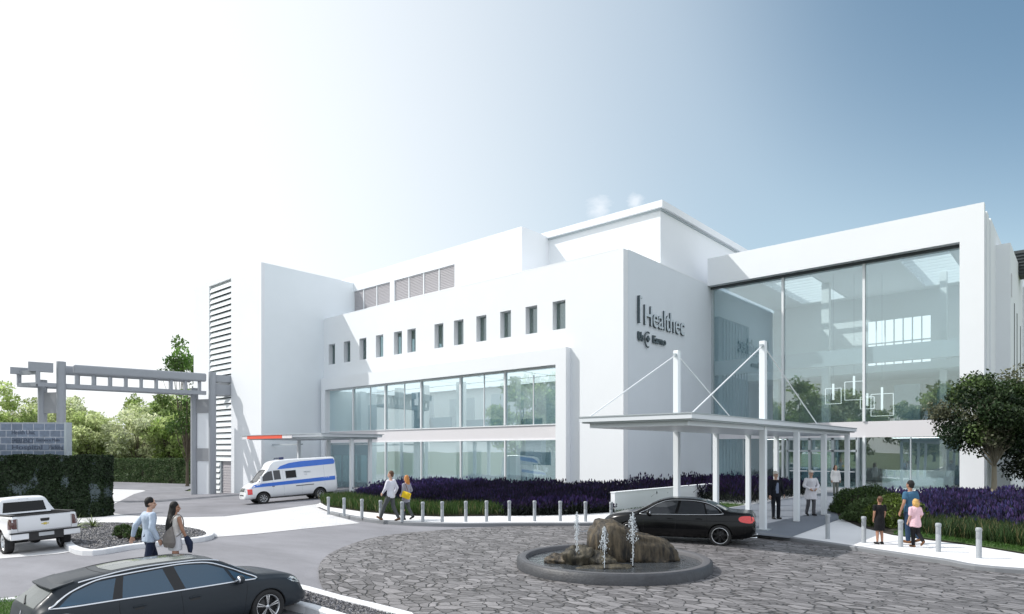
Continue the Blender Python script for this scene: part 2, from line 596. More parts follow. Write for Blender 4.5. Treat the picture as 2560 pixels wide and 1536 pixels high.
mr2 = nt.nodes.new('ShaderNodeMapRange'); mr2.inputs['From Min'].default_value = .30; mr2.inputs['From Max'].default_value = .78
mr2.inputs['To Max'].default_value = .6
L.new(ad2.outputs[0], mr2.inputs['Value'])
mix2 = nt.nodes.new('ShaderNodeMix'); mix2.data_type = 'RGBA'
L.new(mr2.outputs[0], mix2.inputs['Factor']); L.new(mix.outputs['Result'], mix2.inputs['A'])
mix2.inputs['B'].default_value = (6.5, 6.8, 7.2, 1)
L.new(mix2.outputs['Result'], bg.inputs['Color']); L.new(bg.outputs[0], wout.inputs['Surface'])
scene.view_settings.view_transform = 'Standard'; scene.view_settings.look = 'None'
scene.view_settings.gamma = 1; scene.view_settings.exposure = .17
scene.cycles.max_bounces = 8; scene.cycles.transparent_max_bounces = 24
scene.cycles.caustics_reflective = False; scene.cycles.caustics_refractive = False
scene.cycles.sample_clamp_indirect = 6

# ---------------------------------------------------------------- materials
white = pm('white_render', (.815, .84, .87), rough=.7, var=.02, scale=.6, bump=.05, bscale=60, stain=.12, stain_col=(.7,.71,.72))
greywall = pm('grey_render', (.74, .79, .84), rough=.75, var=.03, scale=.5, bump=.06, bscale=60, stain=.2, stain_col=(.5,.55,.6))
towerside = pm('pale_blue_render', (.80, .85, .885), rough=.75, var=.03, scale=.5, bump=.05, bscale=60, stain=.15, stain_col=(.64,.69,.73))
spandrel = pm('spandrel_panel', (.74, .72, .74), rough=.35, var=.02, scale=.8)
frame_w = pm('frame_white', (.78, .81, .83), rough=.4, var=.02)
frame_g = pm('frame_grey', (.45, .50, .53), rough=.4, metal=.2, var=.04)
dark_gap = pm('dark_gap', (.06, .07, .075), rough=.7)
louvre_m = pm('louvre_grey', (.50, .48, .50), rough=.5, var=.04)
slat_m = pm('slat_metal', (.80, .84, .86), rough=.5, metal=.0, var=.04)
gantry_m = pm('gantry_grey', (.33, .35, .38), rough=.5, metal=.15, var=.06, bump=.05)
gantry_panel = pm('gantry_panel', (.30, .31, .33), rough=.55, var=.05)
canopy_w = pm('canopy_white', (.72, .76, .80), rough=.4, var=.02, scale=1)
post_w = pm('post_white', (.80, .84, .87), rough=.35, var=.02)
red_m = pm('sign_red', (.80, .10, .05), rough=.35, var=.05)
inner_w = pm('interior_white', (.80, .82, .82), rough=.8, var=.02)
inner_teal = pm('interior_teal', (.36, .46, .52), rough=.6, var=.05)
inner_grey = pm('interior_grey', (.62, .68, .71), rough=.7, var=.04)
inner_dark = pm('interior_dark', (.10, .16, .19), rough=.5, var=.1)
floor_in = pm('interior_floor', (.5, .5, .48), rough=.25, var=.05)
lamp = emit('fill_panel', (1, .98, .95), 4.0)  # glow of the panels added under the hall galleries
lampdim = emit('lamp_soft', (1, 1, 1), 1.05)
fillglow = emit('fill_glow', (.95, .98, 1), 1.15)  # added glow for bay ceilings and back wall windows, no real lamp
glass = glassmat('curtain_glass', (.84, .925, .945), refl=.10, gain=1.8)
glass2 = glassmat('window_glass', (.55, .66, .68), refl=.12, gain=1.8)
stone_dark = pm('basin_stone', (.045, .048, .055), rough=.5, var=.45, scale=9, bump=.4, bscale=25, stain=.6, stain_col=(.03,.03,.035))
stone_rim = pm('basin_rim', (.10, .10, .108), rough=.55, var=.2, scale=8, bump=.2, bscale=40)
conc = pm('white_paving', (.74, .74, .75), rough=.8, var=.05, scale=.8, bump=.08, bscale=80, stain=.25, stain_col=(.62,.62,.64))
kerb_m = pm('kerb_stone', (.21, .22, .235), rough=.75, var=.12, scale=4, bump=.2, bscale=50)
kerb_w = pm('kerb_pale', (.70, .71, .73), rough=.75, var=.08, scale=4, bump=.15, bscale=50)
shade_pave = pm('shade_paving', (.17, .19, .225), rough=.7, var=.08, scale=1.5, bump=.06, bscale=60, stain=.3)  # dark tone paints the canopy's shadow onto pale paving
lawn_m = pm('lawn_soil', (.05, .09, .02), rough=.9, var=.4, scale=6, bump=.3)
soil = pm('bed_soil', (.035, .028, .02), rough=.95, var=.3, scale=8, bump=.6)
bark = pm('bark', (.30, .27, .20), rough=.85, var=.3, scale=6, bump=.6, bscale=14, stretch=(4,4,.7))
bark_d = pm('bark_dark', (.10, .08, .06), rough=.9, var=.3, scale=6, bump=.5, stretch=(4,4,.7))
leaf = leafmat('foliage')
leaf_soft = leafmat('foliage_far', trans=.5)

def asphalt(name, col, var=.19):
    m, nt, out = newmat(name); L = nt.links
    bs = nd(nt, 'ShaderNodeBsdfPrincipled'); bs.inputs['Roughness'].default_value = .85
    tc = nd(nt, 'ShaderNodeTexCoord')
    n1 = nd(nt, 'ShaderNodeTexNoise'); n1.inputs['Scale'].default_value = .35; n1.inputs['Detail'].default_value = 8; n1.inputs['Roughness'].default_value = .65
    mp = nd(nt, 'ShaderNodeMapping'); mp.inputs['Rotation'].default_value = (0, 0, R(-30)); mp.inputs['Scale'].default_value = (.45, 1.6, 1)
    L.new(tc.outputs['Object'], mp.inputs[0]); L.new(mp.outputs[0], n1.inputs['Vector'])
    n2 = nd(nt, 'ShaderNodeTexNoise'); n2.inputs['Scale'].default_value = 45; n2.inputs['Detail'].default_value = 3
    L.new(tc.outputs['Object'], n2.inputs['Vector'])
    a = nd(nt, 'ShaderNodeMath', operation='MULTIPLY_ADD'); a.inputs[1].default_value = .35; L.new(n2.outputs['Fac'], a.inputs[0]); L.new(n1.outputs['Fac'], a.inputs[2])
    rp = nd(nt, 'ShaderNodeValToRGB')
    e = rp.color_ramp.elements
    e[0].position = .42; e[0].color = c4([c*(1-var*1.6) for c in col]); e[1].position = .95; e[1].color = c4([c*(1+var*1.6) for c in col])
    L.new(a.outputs[0], rp.inputs[0]); L.new(rp.outputs[0], bs.inputs['Base Color'])
    bp = nd(nt, 'ShaderNodeBump'); bp.inputs['Strength'].default_value = .35; bp.inputs['Distance'].default_value = .01
    L.new(n2.outputs['Fac'], bp.inputs['Height']); L.new(bp.outputs[0], bs.inputs['Normal'])
    L.new(bs.outputs[0], out.inputs['Surface'])
    return m
asph = asphalt('road_asphalt', (.215, .215, .235))
asph_d = asphalt('drive_asphalt', (.20, .20, .22))

def flagstones():
    m, nt, out = newmat('flagstone_paving'); L = nt.links
    bs = nd(nt, 'ShaderNodeBsdfPrincipled')
    tc = nd(nt, 'ShaderNodeTexCoord')
    mp = nd(nt, 'ShaderNodeMapping'); mp.inputs['Rotation'].default_value = (0, 0, R(-42)); mp.inputs['Scale'].default_value = (1.0, 1.9, 1)
    L.new(tc.outputs['Object'], mp.inputs[0])
    nw = nd(nt, 'ShaderNodeTexNoise'); nw.inputs['Scale'].default_value = 1.4; nw.inputs['Detail'].default_value = 3
    L.new(mp.outputs[0], nw.inputs['Vector'])
    wv = nd(nt, 'ShaderNodeMix', data_type='RGBA'); wv.blend_type = 'LINEAR_LIGHT'; wv.inputs['Factor'].default_value = .22
    L.new(mp.outputs[0], wv.inputs['A']); L.new(nw.outputs['Color'], wv.inputs['B'])
    ve = nd(nt, 'ShaderNodeTexVoronoi', feature='DISTANCE_TO_EDGE'); ve.inputs['Scale'].default_value = 2.9
    vc = nd(nt, 'ShaderNodeTexVoronoi', feature='F1'); vc.inputs['Scale'].default_value = 2.9
    for v in (ve, vc): L.new(wv.outputs['Result'], v.inputs['Vector'])
    n1 = nd(nt, 'ShaderNodeTexNoise'); n1.inputs['Scale'].default_value = 9; n1.inputs['Detail'].default_value = 8; n1.inputs['Roughness'].default_value = .7
    mq = nd(nt, 'ShaderNodeMapping'); mq.inputs['Rotation'].default_value = (0, 0, R(-42)); mq.inputs['Scale'].default_value = (.5, 1.9, 1)
    L.new(tc.outputs['Object'], mq.inputs[0]); L.new(mq.outputs[0], n1.inputs['Vector'])
    nwid = nd(nt, 'ShaderNodeTexNoise'); nwid.inputs['Scale'].default_value = 1.1; L.new(tc.outputs['Object'], nwid.inputs['Vector'])
    wid = nd(nt, 'ShaderNodeMapRange'); wid.inputs['From Min'].default_value = .35; wid.inputs['From Max'].default_value = .7
    wid.inputs['To Min'].default_value = .022; wid.inputs['To Max'].default_value = .10
    L.new(nwid.outputs['Fac'], wid.inputs['Value'])
    j = nd(nt, 'ShaderNodeMapRange'); j.inputs['From Min'].default_value = .005
    L.new(ve.outputs['Distance'], j.inputs['Value']); L.new(wid.outputs[0], j.inputs['From Max'])
    rp = nd(nt, 'ShaderNodeValToRGB'); e = rp.color_ramp.elements
    e[0].position = .0; e[0].color = (.105, .100, .102, 1); e[1].position = 1; e[1].color = (.235, .225, .230, 1)
    x = e.new(.5); x.color = (.165, .158, .162, 1)
    sep = nd(nt, 'ShaderNodeSeparateColor'); L.new(vc.outputs['Color'], sep.inputs[0])
    L.new(sep.outputs[0], rp.inputs[0])
    mm = nd(nt, 'ShaderNodeMix', data_type='RGBA'); mm.blend_type = 'OVERLAY'; mm.inputs['Factor'].default_value = .75
    L.new(rp.outputs[0], mm.inputs['A']); L.new(n1.outputs['Fac'], mm.inputs['B'])
    mj = nd(nt, 'ShaderNodeMix', data_type='RGBA'); mj.inputs['A'].default_value = (.028, .027, .026, 1)
    L.new(mm.outputs['Result'], mj.inputs['B']); L.new(j.outputs[0], mj.inputs['Factor'])
    L.new(mj.outputs['Result'], bs.inputs['Base Color'])
    bs.inputs['Roughness'].default_value = .62
    ha = nd(nt, 'ShaderNodeMath', operation='MULTIPLY_ADD'); ha.inputs[1].default_value = .35
    L.new(n1.outputs['Fac'], ha.inputs[0]); L.new(j.outputs[0], ha.inputs[2])
    bp = nd(nt, 'ShaderNodeBump'); bp.inputs['Strength'].default_value = .9; bp.inputs['Distance'].default_value = .035
    L.new(ha.outputs[0], bp.inputs['Height']); L.new(bp.outputs[0], bs.inputs['Normal'])
    L.new(bs.outputs[0], out.inputs['Surface'])
    return m
flag = flagstones()

def slabs(name, col, size, joint, mortar, rot=0, offs=.5, var=.1, bumpy=.4, aspect=1.0):
    """brick-pattern paving or cladding; procedural"""
    m, nt, out = newmat(name); L = nt.links
    bs = nd(nt, 'ShaderNodeBsdfPrincipled'); bs.inputs['Roughness'].default_value = .7
    tc = nd(nt, 'ShaderNodeTexCoord')
    mp = nd(nt, 'ShaderNodeMapping'); mp.inputs['Rotation'].default_value = rot if hasattr(rot, '__len__') else (0, 0, rot)
    L.new(tc.outputs['Object'], mp.inputs[0])
    bk = nd(nt, 'ShaderNodeTexBrick'); bk.offset = offs
    bk.inputs['Scale'].default_value = 1; bk.inputs['Brick Width'].default_value = size; bk.inputs['Row Height'].default_value = size*aspect
    bk.inputs['Mortar Size'].default_value = joint; bk.inputs['Mortar Smooth'].default_value = .2
    bk.inputs['Color1'].default_value = c4([c*(1-var) for c in col]); bk.inputs['Color2'].default_value = c4([c*(1+var) for c in col])
    bk.inputs['Mortar'].default_value = c4(mortar)
    L.new(mp.outputs[0], bk.inputs['Vector'])
    nz = nd(nt, 'ShaderNodeTexNoise'); nz.inputs['Scale'].default_value = 5; nz.inputs['Detail'].default_value = 7
    L.new(tc.outputs['Object'], nz.inputs['Vector'])
    mm = nd(nt, 'ShaderNodeMix', data_type='RGBA'); mm.blend_type = 'OVERLAY'; mm.inputs['Factor'].default_value = bumpy
    L.new(bk.outputs['Color'], mm.inputs['A']); L.new(nz.outputs['Fac'], mm.inputs['B'])
    L.new(mm.outputs['Result'], bs.inputs['Base Color'])
    L.new(bs.outputs[0], out.inputs['Surface'])
    return m
pale_pave = slabs('pale_block_paving', (.60, .60, .61), .42, .012, (.42,.42,.43), rot=R(-38), var=.06, bumpy=.25, aspect=.5)
clad = slabs('slate_cladding', (.17, .21, .28), .62, .018, (.45,.47,.52), rot=(R(90), 0, 0), var=.14, bumpy=.35, aspect=.62)

def gravel_mat():
    m, nt, out = newmat('black_gravel'); L = nt.links
    bs = nd(nt, 'ShaderNodeBsdfPrincipled'); bs.inputs['Roughness'].default_value = .5
    tc = nd(nt, 'ShaderNodeTexCoord')
    v = nd(nt, 'ShaderNodeTexVoronoi', feature='F1'); v.inputs['Scale'].default_value = 11
    L.new(tc.outputs['Object'], v.inputs['Vector'])
    sep = nd(nt, 'ShaderNodeSeparateColor'); L.new(v.outputs['Color'], sep.inputs[0])
    rp = nd(nt, 'ShaderNodeValToRGB'); e = rp.color_ramp.elements
    e[0].position = .3; e[0].color = (.018, .018, .021, 1); e[1].position = 1; e[1].color = (.16, .16, .18, 1)
    L.new(sep.outputs[0], rp.inputs[0]); L.new(rp.outputs[0], bs.inputs['Base Color'])
    bp = nd(nt, 'ShaderNodeBump'); bp.inputs['Strength'].default_value = 1; bp.inputs['Distance'].default_value = .05; bp.invert = True
    L.new(v.outputs['Distance'], bp.inputs['Height']); L.new(bp.outputs[0], bs.inputs['Normal'])
    L.new(bs.outputs[0], out.inputs['Surface'])
    return m
gravel = gravel_mat()
# ---------------------------------------------------------------- vehicles
def paint(name, col, rough=.3, coat=.6, metal=0.0):
    return pm(name, col, rough=rough, coat=coat, metal=metal, var=.03, scale=2)
tyre_m = pm('tyre_rubber', (.018, .018, .019), rough=.75, var=.2, scale=20, bump=.2)
rim_m = pm('alloy', (.62, .64, .66), rough=.25, metal=.85, var=.05)
rim_d = pm('alloy_dark', (.03, .03, .032), rough=.3, metal=.4, var=.05)
chrome = pm('chrome', (.80, .82, .85), rough=.12, metal=1.0, var=.02)
black_p = pm('black_plastic', (.014, .014, .015), rough=.45, var=.1)
seam_m = pm('panel_gap', (.006, .006, .007), rough=.8)
well_m = pm('wheel_well', (.008, .008, .009), rough=.9)
def carglass(name, col, rough=.03):
    m = pm(name, col, rough=rough, var=.05, scale=1, spec=.5, coat=.45)
    return m
cg_blue = carglass('car_glass_blue', (.028, .075, .125))
cg_pale = pm('car_glass_pale', (.10, .115, .11), rough=.12, var=.3, scale=1.2, spec=.4, coat=.25)
cg_dark = pm('car_glass_dark', (.006, .007, .008), rough=.1, var=.05, spec=.25, coat=.1)
cg_grey = carglass('car_glass_grey', (.03, .034, .04))
lamp_clear = pm('lamp_clear', (.55, .58, .60), rough=.08, coat=1, metal=.3, var=.1)
lamp_red = pm('lamp_red', (.75, .02, .02), rough=.1, coat=1, var=.35, scale=22)
lamp_dark = pm('lamp_smoked', (.10, .035, .035), rough=.12, coat=1, var=.3, scale=12)

def mono(keys):
    xs = [k[0] for k in keys]; ys = [k[1] for k in keys]; n = len(xs)
    d = [(ys[i+1]-ys[i])/(xs[i+1]-xs[i]) for i in range(n-1)]
    t = [d[0]] + [0 if d[i-1]*d[i] <= 0 else 2*d[i-1]*d[i]/(d[i-1]+d[i]) for i in range(1, n-1)] + [d[-1]]
    def f(x):
        if x <= xs[0]: return ys[0]
        if x >= xs[-1]: return ys[-1]
        i = max(j for j in range(n-1) if xs[j] <= x)
        h = xs[i+1]-xs[i]; s = (x-xs[i])/h
        return (2*s**3-3*s**2+1)*ys[i]+(s**3-2*s**2+s)*h*t[i]+(-2*s**3+3*s**2)*ys[i+1]+(s**3-s**2)*h*t[i+1]
    return f

def loft_body(pr, step=.05, extra=()):
    x0, x1 = pr['len']
    f = {k: mono(v) for k, v in pr.items() if k != 'len'}
    n = int((x1-x0)/step)
    xs = sorted(set([x0+(x1-x0)*i/n for i in range(n+1)]+list(extra)))
    rings = []
    for x in xs:
        pl = f['plan'](x); zb = f['zb'](x); zt = f['zt'](x); zl = min(f['zl'](x), zt-.03)
        wb, wm, wl_, wt = f['wb'](x)*pl, f['wm'](x)*pl, f['wl'](x)*pl, f['wt'](x)*pl
        hgt = zt-zl
        zm = zb+(zl-zb)*.42
        rad = min(.09, hgt*.35)
        pts = [(0, zb), (wb*.7, zb), (wb*.96, zb+.015), (wb+.25*(wm-wb), zb+.06), (wm*.99, zb+(zm-zb)*.6), (wm, zm), (wm*.995, zm+(zl-zm)*.45),
               (wl_+.35*(wm-wl_), zl-(zl-zm)*.22), (wl_+.006, zl-.035), (wl_-.008, zl)]
        for s in (.3, .62): pts.append((wl_+(wt-wl_)*(s+.06), zl+(hgt-rad)*s))
        pts += [(wt+.0, zt-rad), (wt-.035*min(1, rad/.09)-.01, zt-rad*.42), (wt*.86, zt-rad*.12), (wt*.55, zt), (0, zt+.012*min(1, hgt/.3))]
        full = [(x, y, z) for (y, z) in pts] + [(x, -y, z) for (y, z) in pts[-2:0:-1]]
        rings.append(full)
    m = MB(); k = len(rings[0])
    vs = [p for r in rings for p in r]
    fs = []
    for i in range(len(rings)-1):
        for j in range(k):
            fs.append((i*k+j, i*k+(j+1) % k, (i+1)*k+(j+1) % k, (i+1)*k+j))
    m.add(vs, fs, 0, True)
    b = len(m.v)
    m.f.append(tuple(range(k-1, -1, -1))); m.m.append(0); m.sm.append(True)
    m.f.append(tuple((len(rings)-1)*k+j for j in range(k))); m.m.append(0); m.sm.append(True)
    return m

class Car:
    def __init__(s, root, pr, mat, wells=(), cuts=(), step=.05, name='body', extra=()):
        s.root = root
        mb = loft_body(pr, step, extra)
        s.body = mb.build(name, [mat, well_m], root)
        cutters = []
        for (x, z, r, y0) in wells:
            for sg in (-1, 1):
                m = MB()
                yy = sorted((sg*y0, sg*1.4))
                m.lathe([(.001, yy[0]), (r, yy[0]), (r, yy[1]), (.001, yy[1])], 36, 0, (x, 0, z), 'Y', sm=False)
                cutters.append(m)
        allm = MB()
        for c in cutters: allm.add(c.v, c.f, 0)
        for (a, b, c, d, e, f) in cuts: allm.box(a, b, c, d, e, f)
        cu = allm.build('cutter', [well_m])
        bm_ = __import__('bmesh').new(); bm_.from_mesh(cu.data)
        __import__('bmesh').ops.remove_doubles(bm_, verts=bm_.verts, dist=.0005)
        __import__('bmesh').ops.recalc_face_normals(bm_, faces=bm_.faces)
        bm_.to_mesh(cu.data); bm_.free()
        bm_ = __import__('bmesh').new(); bm_.from_mesh(s.body.data)
        __import__('bmesh').ops.recalc_face_normals(bm_, faces=bm_.faces)
        bm_.to_mesh(s.body.data)
        s.bvh = BVHTree.FromBMesh(bm_)
        bm_.free()
        # the body must be at the origin while it is cut
        par = s.body.parent; s.body.parent = None
        md = s.body.modifiers.new('b', 'BOOLEAN'); md.operation = 'DIFFERENCE'; md.object = cu; md.solver = 'EXACT'
        try: md.material_mode = 'TRANSFER'
        except Exception: pass
        realise(s.body); s.body.parent = par
        bpy.data.objects.remove(cu)
        for p in s.body.data.polygons: p.use_smooth = True
        s.body.data.set_sharp_from_angle(angle=R(38))
    def cast(s, p2, axis, off):
        """axis: 'L' left side (+y), 'R' right side, 'T' from above, 'B' from behind, 'F' from the front"""
        if axis in 'LR':
            sg = 1 if axis == 'L' else -1
            o = Vector((p2[0], sg*3, p2[1])); d = Vector((0, -sg, 0))
        elif axis == 'T': o = Vector((p2[0], p2[1], 5)); d = Vector((0, 0, -1))
        elif axis == 'B': o = Vector((-8, p2[0], p2[1])); d = Vector((1, 0, 0))
        else: o = Vector((8, p2[0], p2[1])); d = Vector((-1, 0, 0))
        h, n, i, dist = s.bvh.ray_cast(o, d)
        if h is None:
            h, n, i, dist = s.bvh.find_nearest(o+d*2.5)
        if n.dot(d) > 0: n = -n
        return h+n*off
    def patch(s, name, poly, axis, mat, off=.004, grid=.06, parent=None, smooth=0, thick=0.0, label=None):
        if smooth: poly = smooth_path([Vector(p) for p in poly], smooth, True)
        poly = [Vector(p) for p in poly]
        vs, fs, nb = tri_fill(poly, grid)
        m = MB(); co = [s.cast(v, axis, off) for v in vs]
        m.add(co, [tuple(f) for f in fs], 0, True)
        o = m.build(name, mat, parent or s.root, label=label)
        # orient outwards
        vdir = {'L': (0,1,0), 'R': (0,-1,0), 'T': (0,0,1), 'B': (-1,0,0), 'F': (1,0,0)}[axis]
        me = o.data
        if len(me.polygons) and sum(p.normal.dot(Vector(vdir))*p.area for p in me.polygons) < 0: me.flip_normals()
        return o
    def line(s, name, pts, axis, mat, r=.006, off=.002, closed=False, sub=5, parent=None, smooth=True):
        P_ = [Vector(p) for p in pts]
        path = smooth_path(P_, sub, closed) if smooth else [tuple(p) for p in P_]
        if not smooth:
            q = []
            for i in range(len(path)-(0 if closed else 1)):
                a = Vector(path[i]); b = Vector(path[(i+1) % len(path)]); k = max(1, int((b-a).length/.07))
                q += [tuple(a.lerp(b, j/k)) for j in range(k)]
            if not closed: q.append(path[-1])
            path = q
        m = MB(); m.tube([s.cast(p, axis, off) for p in path], r, 6, closed=closed)
        return m.build(name, mat, parent or s.root)

def wheel(root, x, y, z, r, w, mats, spokes=5, style='split', rim_r=None):
    sg = 1 if y > 0 else -1
    rr = rim_r or r*.70
    o = bpy.data.objects.new('wheel', None); COL.objects.link(o); o.parent = root; o.location = (x, y, z); o.empty_display_size = .2
    m = MB(); h = w/2
    m.lathe([(rr, -h*.8), (rr*1.04, -h*.95), (r*.93, -h), (r*.985, -h*.8), (r, -h*.45), (r, h*.45), (r*.985, h*.8), (r*.93, h), (rr*1.04, h*.95), (rr, h*.8)], 40, 0, axis='Y', closed=True)
    m.build('tyre', tyre_m, o)
    m = MB()
    out = sg*h*.82
    m.lathe([(rr*1.0, -sg*h*.7), (rr*.94, -sg*h*.7), (rr*.90, 0), (rr*.93, out*.9), (rr*.985, out), (rr*1.02, out), (rr*1.02, -sg*h*.7)], 36, 0, axis='Y', closed=True)
    hub = rr*.17
    m.lathe([(.001, out*.86), (hub, out*.84), (hub*1.1, out*.5), (.001, out*.45)], 16, 0, axis='Y')
    for k in range(spokes):
        a = 2*PI*k/spokes+.3
        def pt(rad, da, yy): return Vector((rad*math.cos(a+da), yy, rad*math.sin(a+da)))
        br = [(-.17, -.05), (.05, .17)] if style == 'split' else [(-.13, .13)]
        for lo, hi in br:
            vs = [pt(hub*.8, lo*1.6, out*.8), pt(hub*.8, hi*1.6, out*.8), pt(rr*.95, hi, out*.88), pt(rr*.95, lo, out*.88),
                  pt(hub*.8, lo*1.6, out*.5), pt(hub*.8, hi*1.6, out*.5), pt(rr*.93, hi, out*.55), pt(rr*.93, lo, out*.55)]
            m.add(vs, [(0,1,2,3), (7,6,5,4), (0,3,7,4), (1,5,6,2), (3,2,6,7)], 0)
    m.build('rim', mats[0], o)
    m = MB(); m.lathe([(.001, out*.12), (rr*.9, out*.12), (rr*.9, out*.02)], 24, 0, axis='Y')
    m.build('brake_disc', mats[1], o)
    return o

def mirror(car, x, y, z, mat, sz=1.0):
    sg = 1 if y > 0 else -1
    m = MB(); M = Matrix.Rotation(R(0), 3, 'Z')
    m.ell((x-.01, y+sg*.12, z), .075*sz, .12*sz, .085*sz, 14, 8)
    m.obox((x+.02, y+sg*.03, z-.05), (1,0,0), (0,1,0), (0,0,1), .03, .06, .018)
    o = m.build('door_mirror', mat, car.root)
    m = MB(); m.ell((x-.055, y+sg*.12, z), .035*sz, .10*sz, .068*sz, 12, 8); m.build('mirror_glass', chrome, o)
    return o

def handle(car, x, z, side, mat, L_=.2):
    p = [(x-L_/2, z), (x-L_/4, z+.008), (x+L_/4, z+.008), (x+L_/2, z)]
    return car.line('door_handle', p, side, mat, r=.014, off=.016)

def place(name, label, cat, X, D, hx, hd, scale, dz=0.0, pitch=None):
    """car at camera-plan position X, D heading along (hx, hd); z from the terrain"""
    p = W(X, D); h = W(hx, hd)
    t = thing(name, label, cat, (p.x, p.y, gz(p.x, p.y)+dz), math.atan2(h.y, h.x), scale=scale)
    hn = Vector((h.x, h.y)).normalized(); e = 1.3
    zf = gz(p.x+hn.x*e, p.y+hn.y*e); zr = gz(p.x-hn.x*e, p.y-hn.y*e)
    zl_ = gz(p.x-hn.y*.8, p.y+hn.x*.8); zr_ = gz(p.x+hn.y*.8, p.y-hn.x*.8)
    t.rotation_euler = (math.atan2(zl_-zr_, 1.6), -math.atan2(zf-zr, 2*e), math.atan2(h.y, h.x))
    t.location.z = (zf+zr)/2+dz
    return t

# ---- grey estate car in the foreground
wag = place('estate_car', 'matt graphite estate car with glass roof and chrome window line, closest to the viewer', 'car',
            -5.60, 10.85, math.cos(R(49)), math.sin(R(49)), .86)
gpaint = pm('graphite_paint', (.027, .034, .042), rough=.4, coat=.06, spec=.25, var=.03, scale=2)
pr = dict(len=(-2.45, 2.42),
    plan=[(-2.45, .80), (-2.36, .90), (-2.1, .965), (-1.6, 1), (1.5, 1), (1.95, .965), (2.2, .90), (2.36, .80), (2.42, .72)],
    zb=[(-2.45, .42), (-2.3, .30), (-1.9, .24), (1.9, .22), (2.3, .24), (2.42, .36)],
    zt=[(-2.45, .78), (-2.43, .93), (-2.38, 1.03), (-2.18, 1.20), (-2.02, 1.335), (-1.9, 1.385), (-1.4, 1.44), (-.6, 1.485), (.1, 1.475), (.5, 1.42), (.85, 1.27), (1.2, 1.09), (1.36, 1.015), (1.6, .99), (2.0, .92), (2.25, .81), (2.38, .68), (2.42, .55)],
    zl=[(-2.45, .70), (-2.38, .93), (-2.2, 1.0), (-1.6, .985), (0, .945), (1.2, .915), (1.7, .88), (2.1, .78), (2.42, .48)],
    wb=[(-2.45, .78), (0, .80), (2.42, .78)],
    wm=[(-2.45, .90), (0, .915), (2.42, .90)],
    wl=[(-2.45, .86), (0, .875), (1.5, .865), (2.42, .80)],
    wt=[(-2.45, .76), (-2.3, .70), (-1.9, .60), (-1, .625), (.2, .62), (.9, .66), (1.3, .74), (1.5, .77), (2.42, .66)])
wells = [(1.45, .335, .385, .55), (-1.38, .335, .385, .55)]
car = Car(wag, pr, gpaint, wells)
for (x, _, _, _) in wells:
    for y in (.80, -.80): wheel(wag, x, y, .35, .35, .22, (rim_m, rim_d), 5)
for sd in 'RL':
    # windows of the right flank and the left one
    q = [(-2.08, 1.035), (-1.32, 1.02), (-1.20, 1.345), (-1.5, 1.325), (-1.85, 1.21)]
    car.patch('side_window', q, sd, cg_blue, off=.005)
    car.patch('side_window', [(-1.17, 1.015), (-.32, .995), (-.44, 1.385), (-1.08, 1.36)], sd, cg_blue, off=.005)
    car.patch('side_window', [(-.12, .99), (.78, .975), (.66, 1.22), (.36, 1.345), (-.02, 1.392), (-.24, 1.392)], sd, cg_blue, off=.005)
    car.patch('side_window', [(.84, .975), (1.18, .965), (.74, 1.19)], sd, cg_blue, off=.005)
    car.patch('pillar_trim', [(-1.32, 1.02), (-1.17, 1.015), (-1.08, 1.36), (-1.20, 1.345)], sd, black_p, off=.004)
    car.patch('pillar_trim', [(-.32, .995), (-.12, .99), (-.24, 1.392), (-.44, 1.385)], sd, black_p, off=.004)
    ring = [(-2.15, 1.02), (-1.3, 1.003), (-.2, .978), (.8, .958), (1.26, .95), (1.02, 1.09), (.70, 1.25), (.38, 1.37), (-.05, 1.415), (-.5, 1.41), (-1.1, 1.385), (-1.5, 1.35), (-1.88, 1.225), (-2.12, 1.07)]
    car.line('window_trim', ring, sd, chrome, r=.018, off=.006, closed=True, sub=4)
    for xs_ in ([(-1.22, 1.0), (-1.23, .8), (-1.15, .6), (-1.02, .48), (-.98, .32)], [(-.22, .985), (-.2, .7), (-.18, .3)], [(1.02, .94), (1.02, .8), (.97, .5), (.95, .28)]):
        car.line('panel_gap', xs_, sd, seam_m, r=.004, off=-.001)
    car.line('panel_gap', [(-.98, .33), (0, .31), (.95, .29)], sd, seam_m, r=.004, off=-.001)
    handle(car, -.92, .84, sd, gpaint); handle(car, .02, .82, sd, gpaint)
    car.patch('door_handle_recess', [(-1.0, .79), (-.85, .79), (-.85, .82), (-1.0, .82)], sd, black_p, off=.002)
    car.patch('door_handle_recess', [(-.06, .77), (.1, .77), (.1, .80), (-.06, .80)], sd, black_p, off=.002)
    car.patch('tail_light', [(-2.36, .80), (-1.95, .83), (-1.90, .90), (-2.0, .93), (-2.36, .93)], sd, lamp_clear, off=.004)
    car.patch('headlight', [(2.33, .66), (2.02, .76), (1.92, .83), (2.05, .85), (2.33, .74)], sd, lamp_clear, off=.004)
    # roof rail
    sgn = -1 if sd == 'R' else 1
    car.line('roof_rail', [(x, sgn*.575) for x in (-1.75, -1.2, -.6, 0, .35, .6)], 'T', chrome if sd == 'R' else black_p, r=.014, off=.02)
    mirror(car, .86, sgn*.845, 1.01, gpaint)
    for wx in (1.45, -1.38):
        arc = [(wx+.40*math.cos(R(a)), .335+.40*math.sin(R(a))) for a in range(0, 181, 15)]
        car.line('arch_lip', arc, sd, gpaint, r=.009, off=.0, sub=2)
car.patch('roof_glass', [(-1.2, .40), (-1.27, 0), (-1.2, -.40), (-.3, -.42), (.28, -.42), (.34, 0), (.28, .42), (-.3, .42)], 'T', cg_pale, off=.005)
car.line('panel_gap', [(-1.33, .5), (-1.40, 0), (-1.33, -.5)], 'T', seam_m, r=.005, off=0)
car.patch('windscreen', [(.56, .52), (.60, 0), (.56, -.52), (1.20, -.66), (1.30, 0), (1.20, .66)], 'T', cg_blue, off=.005)
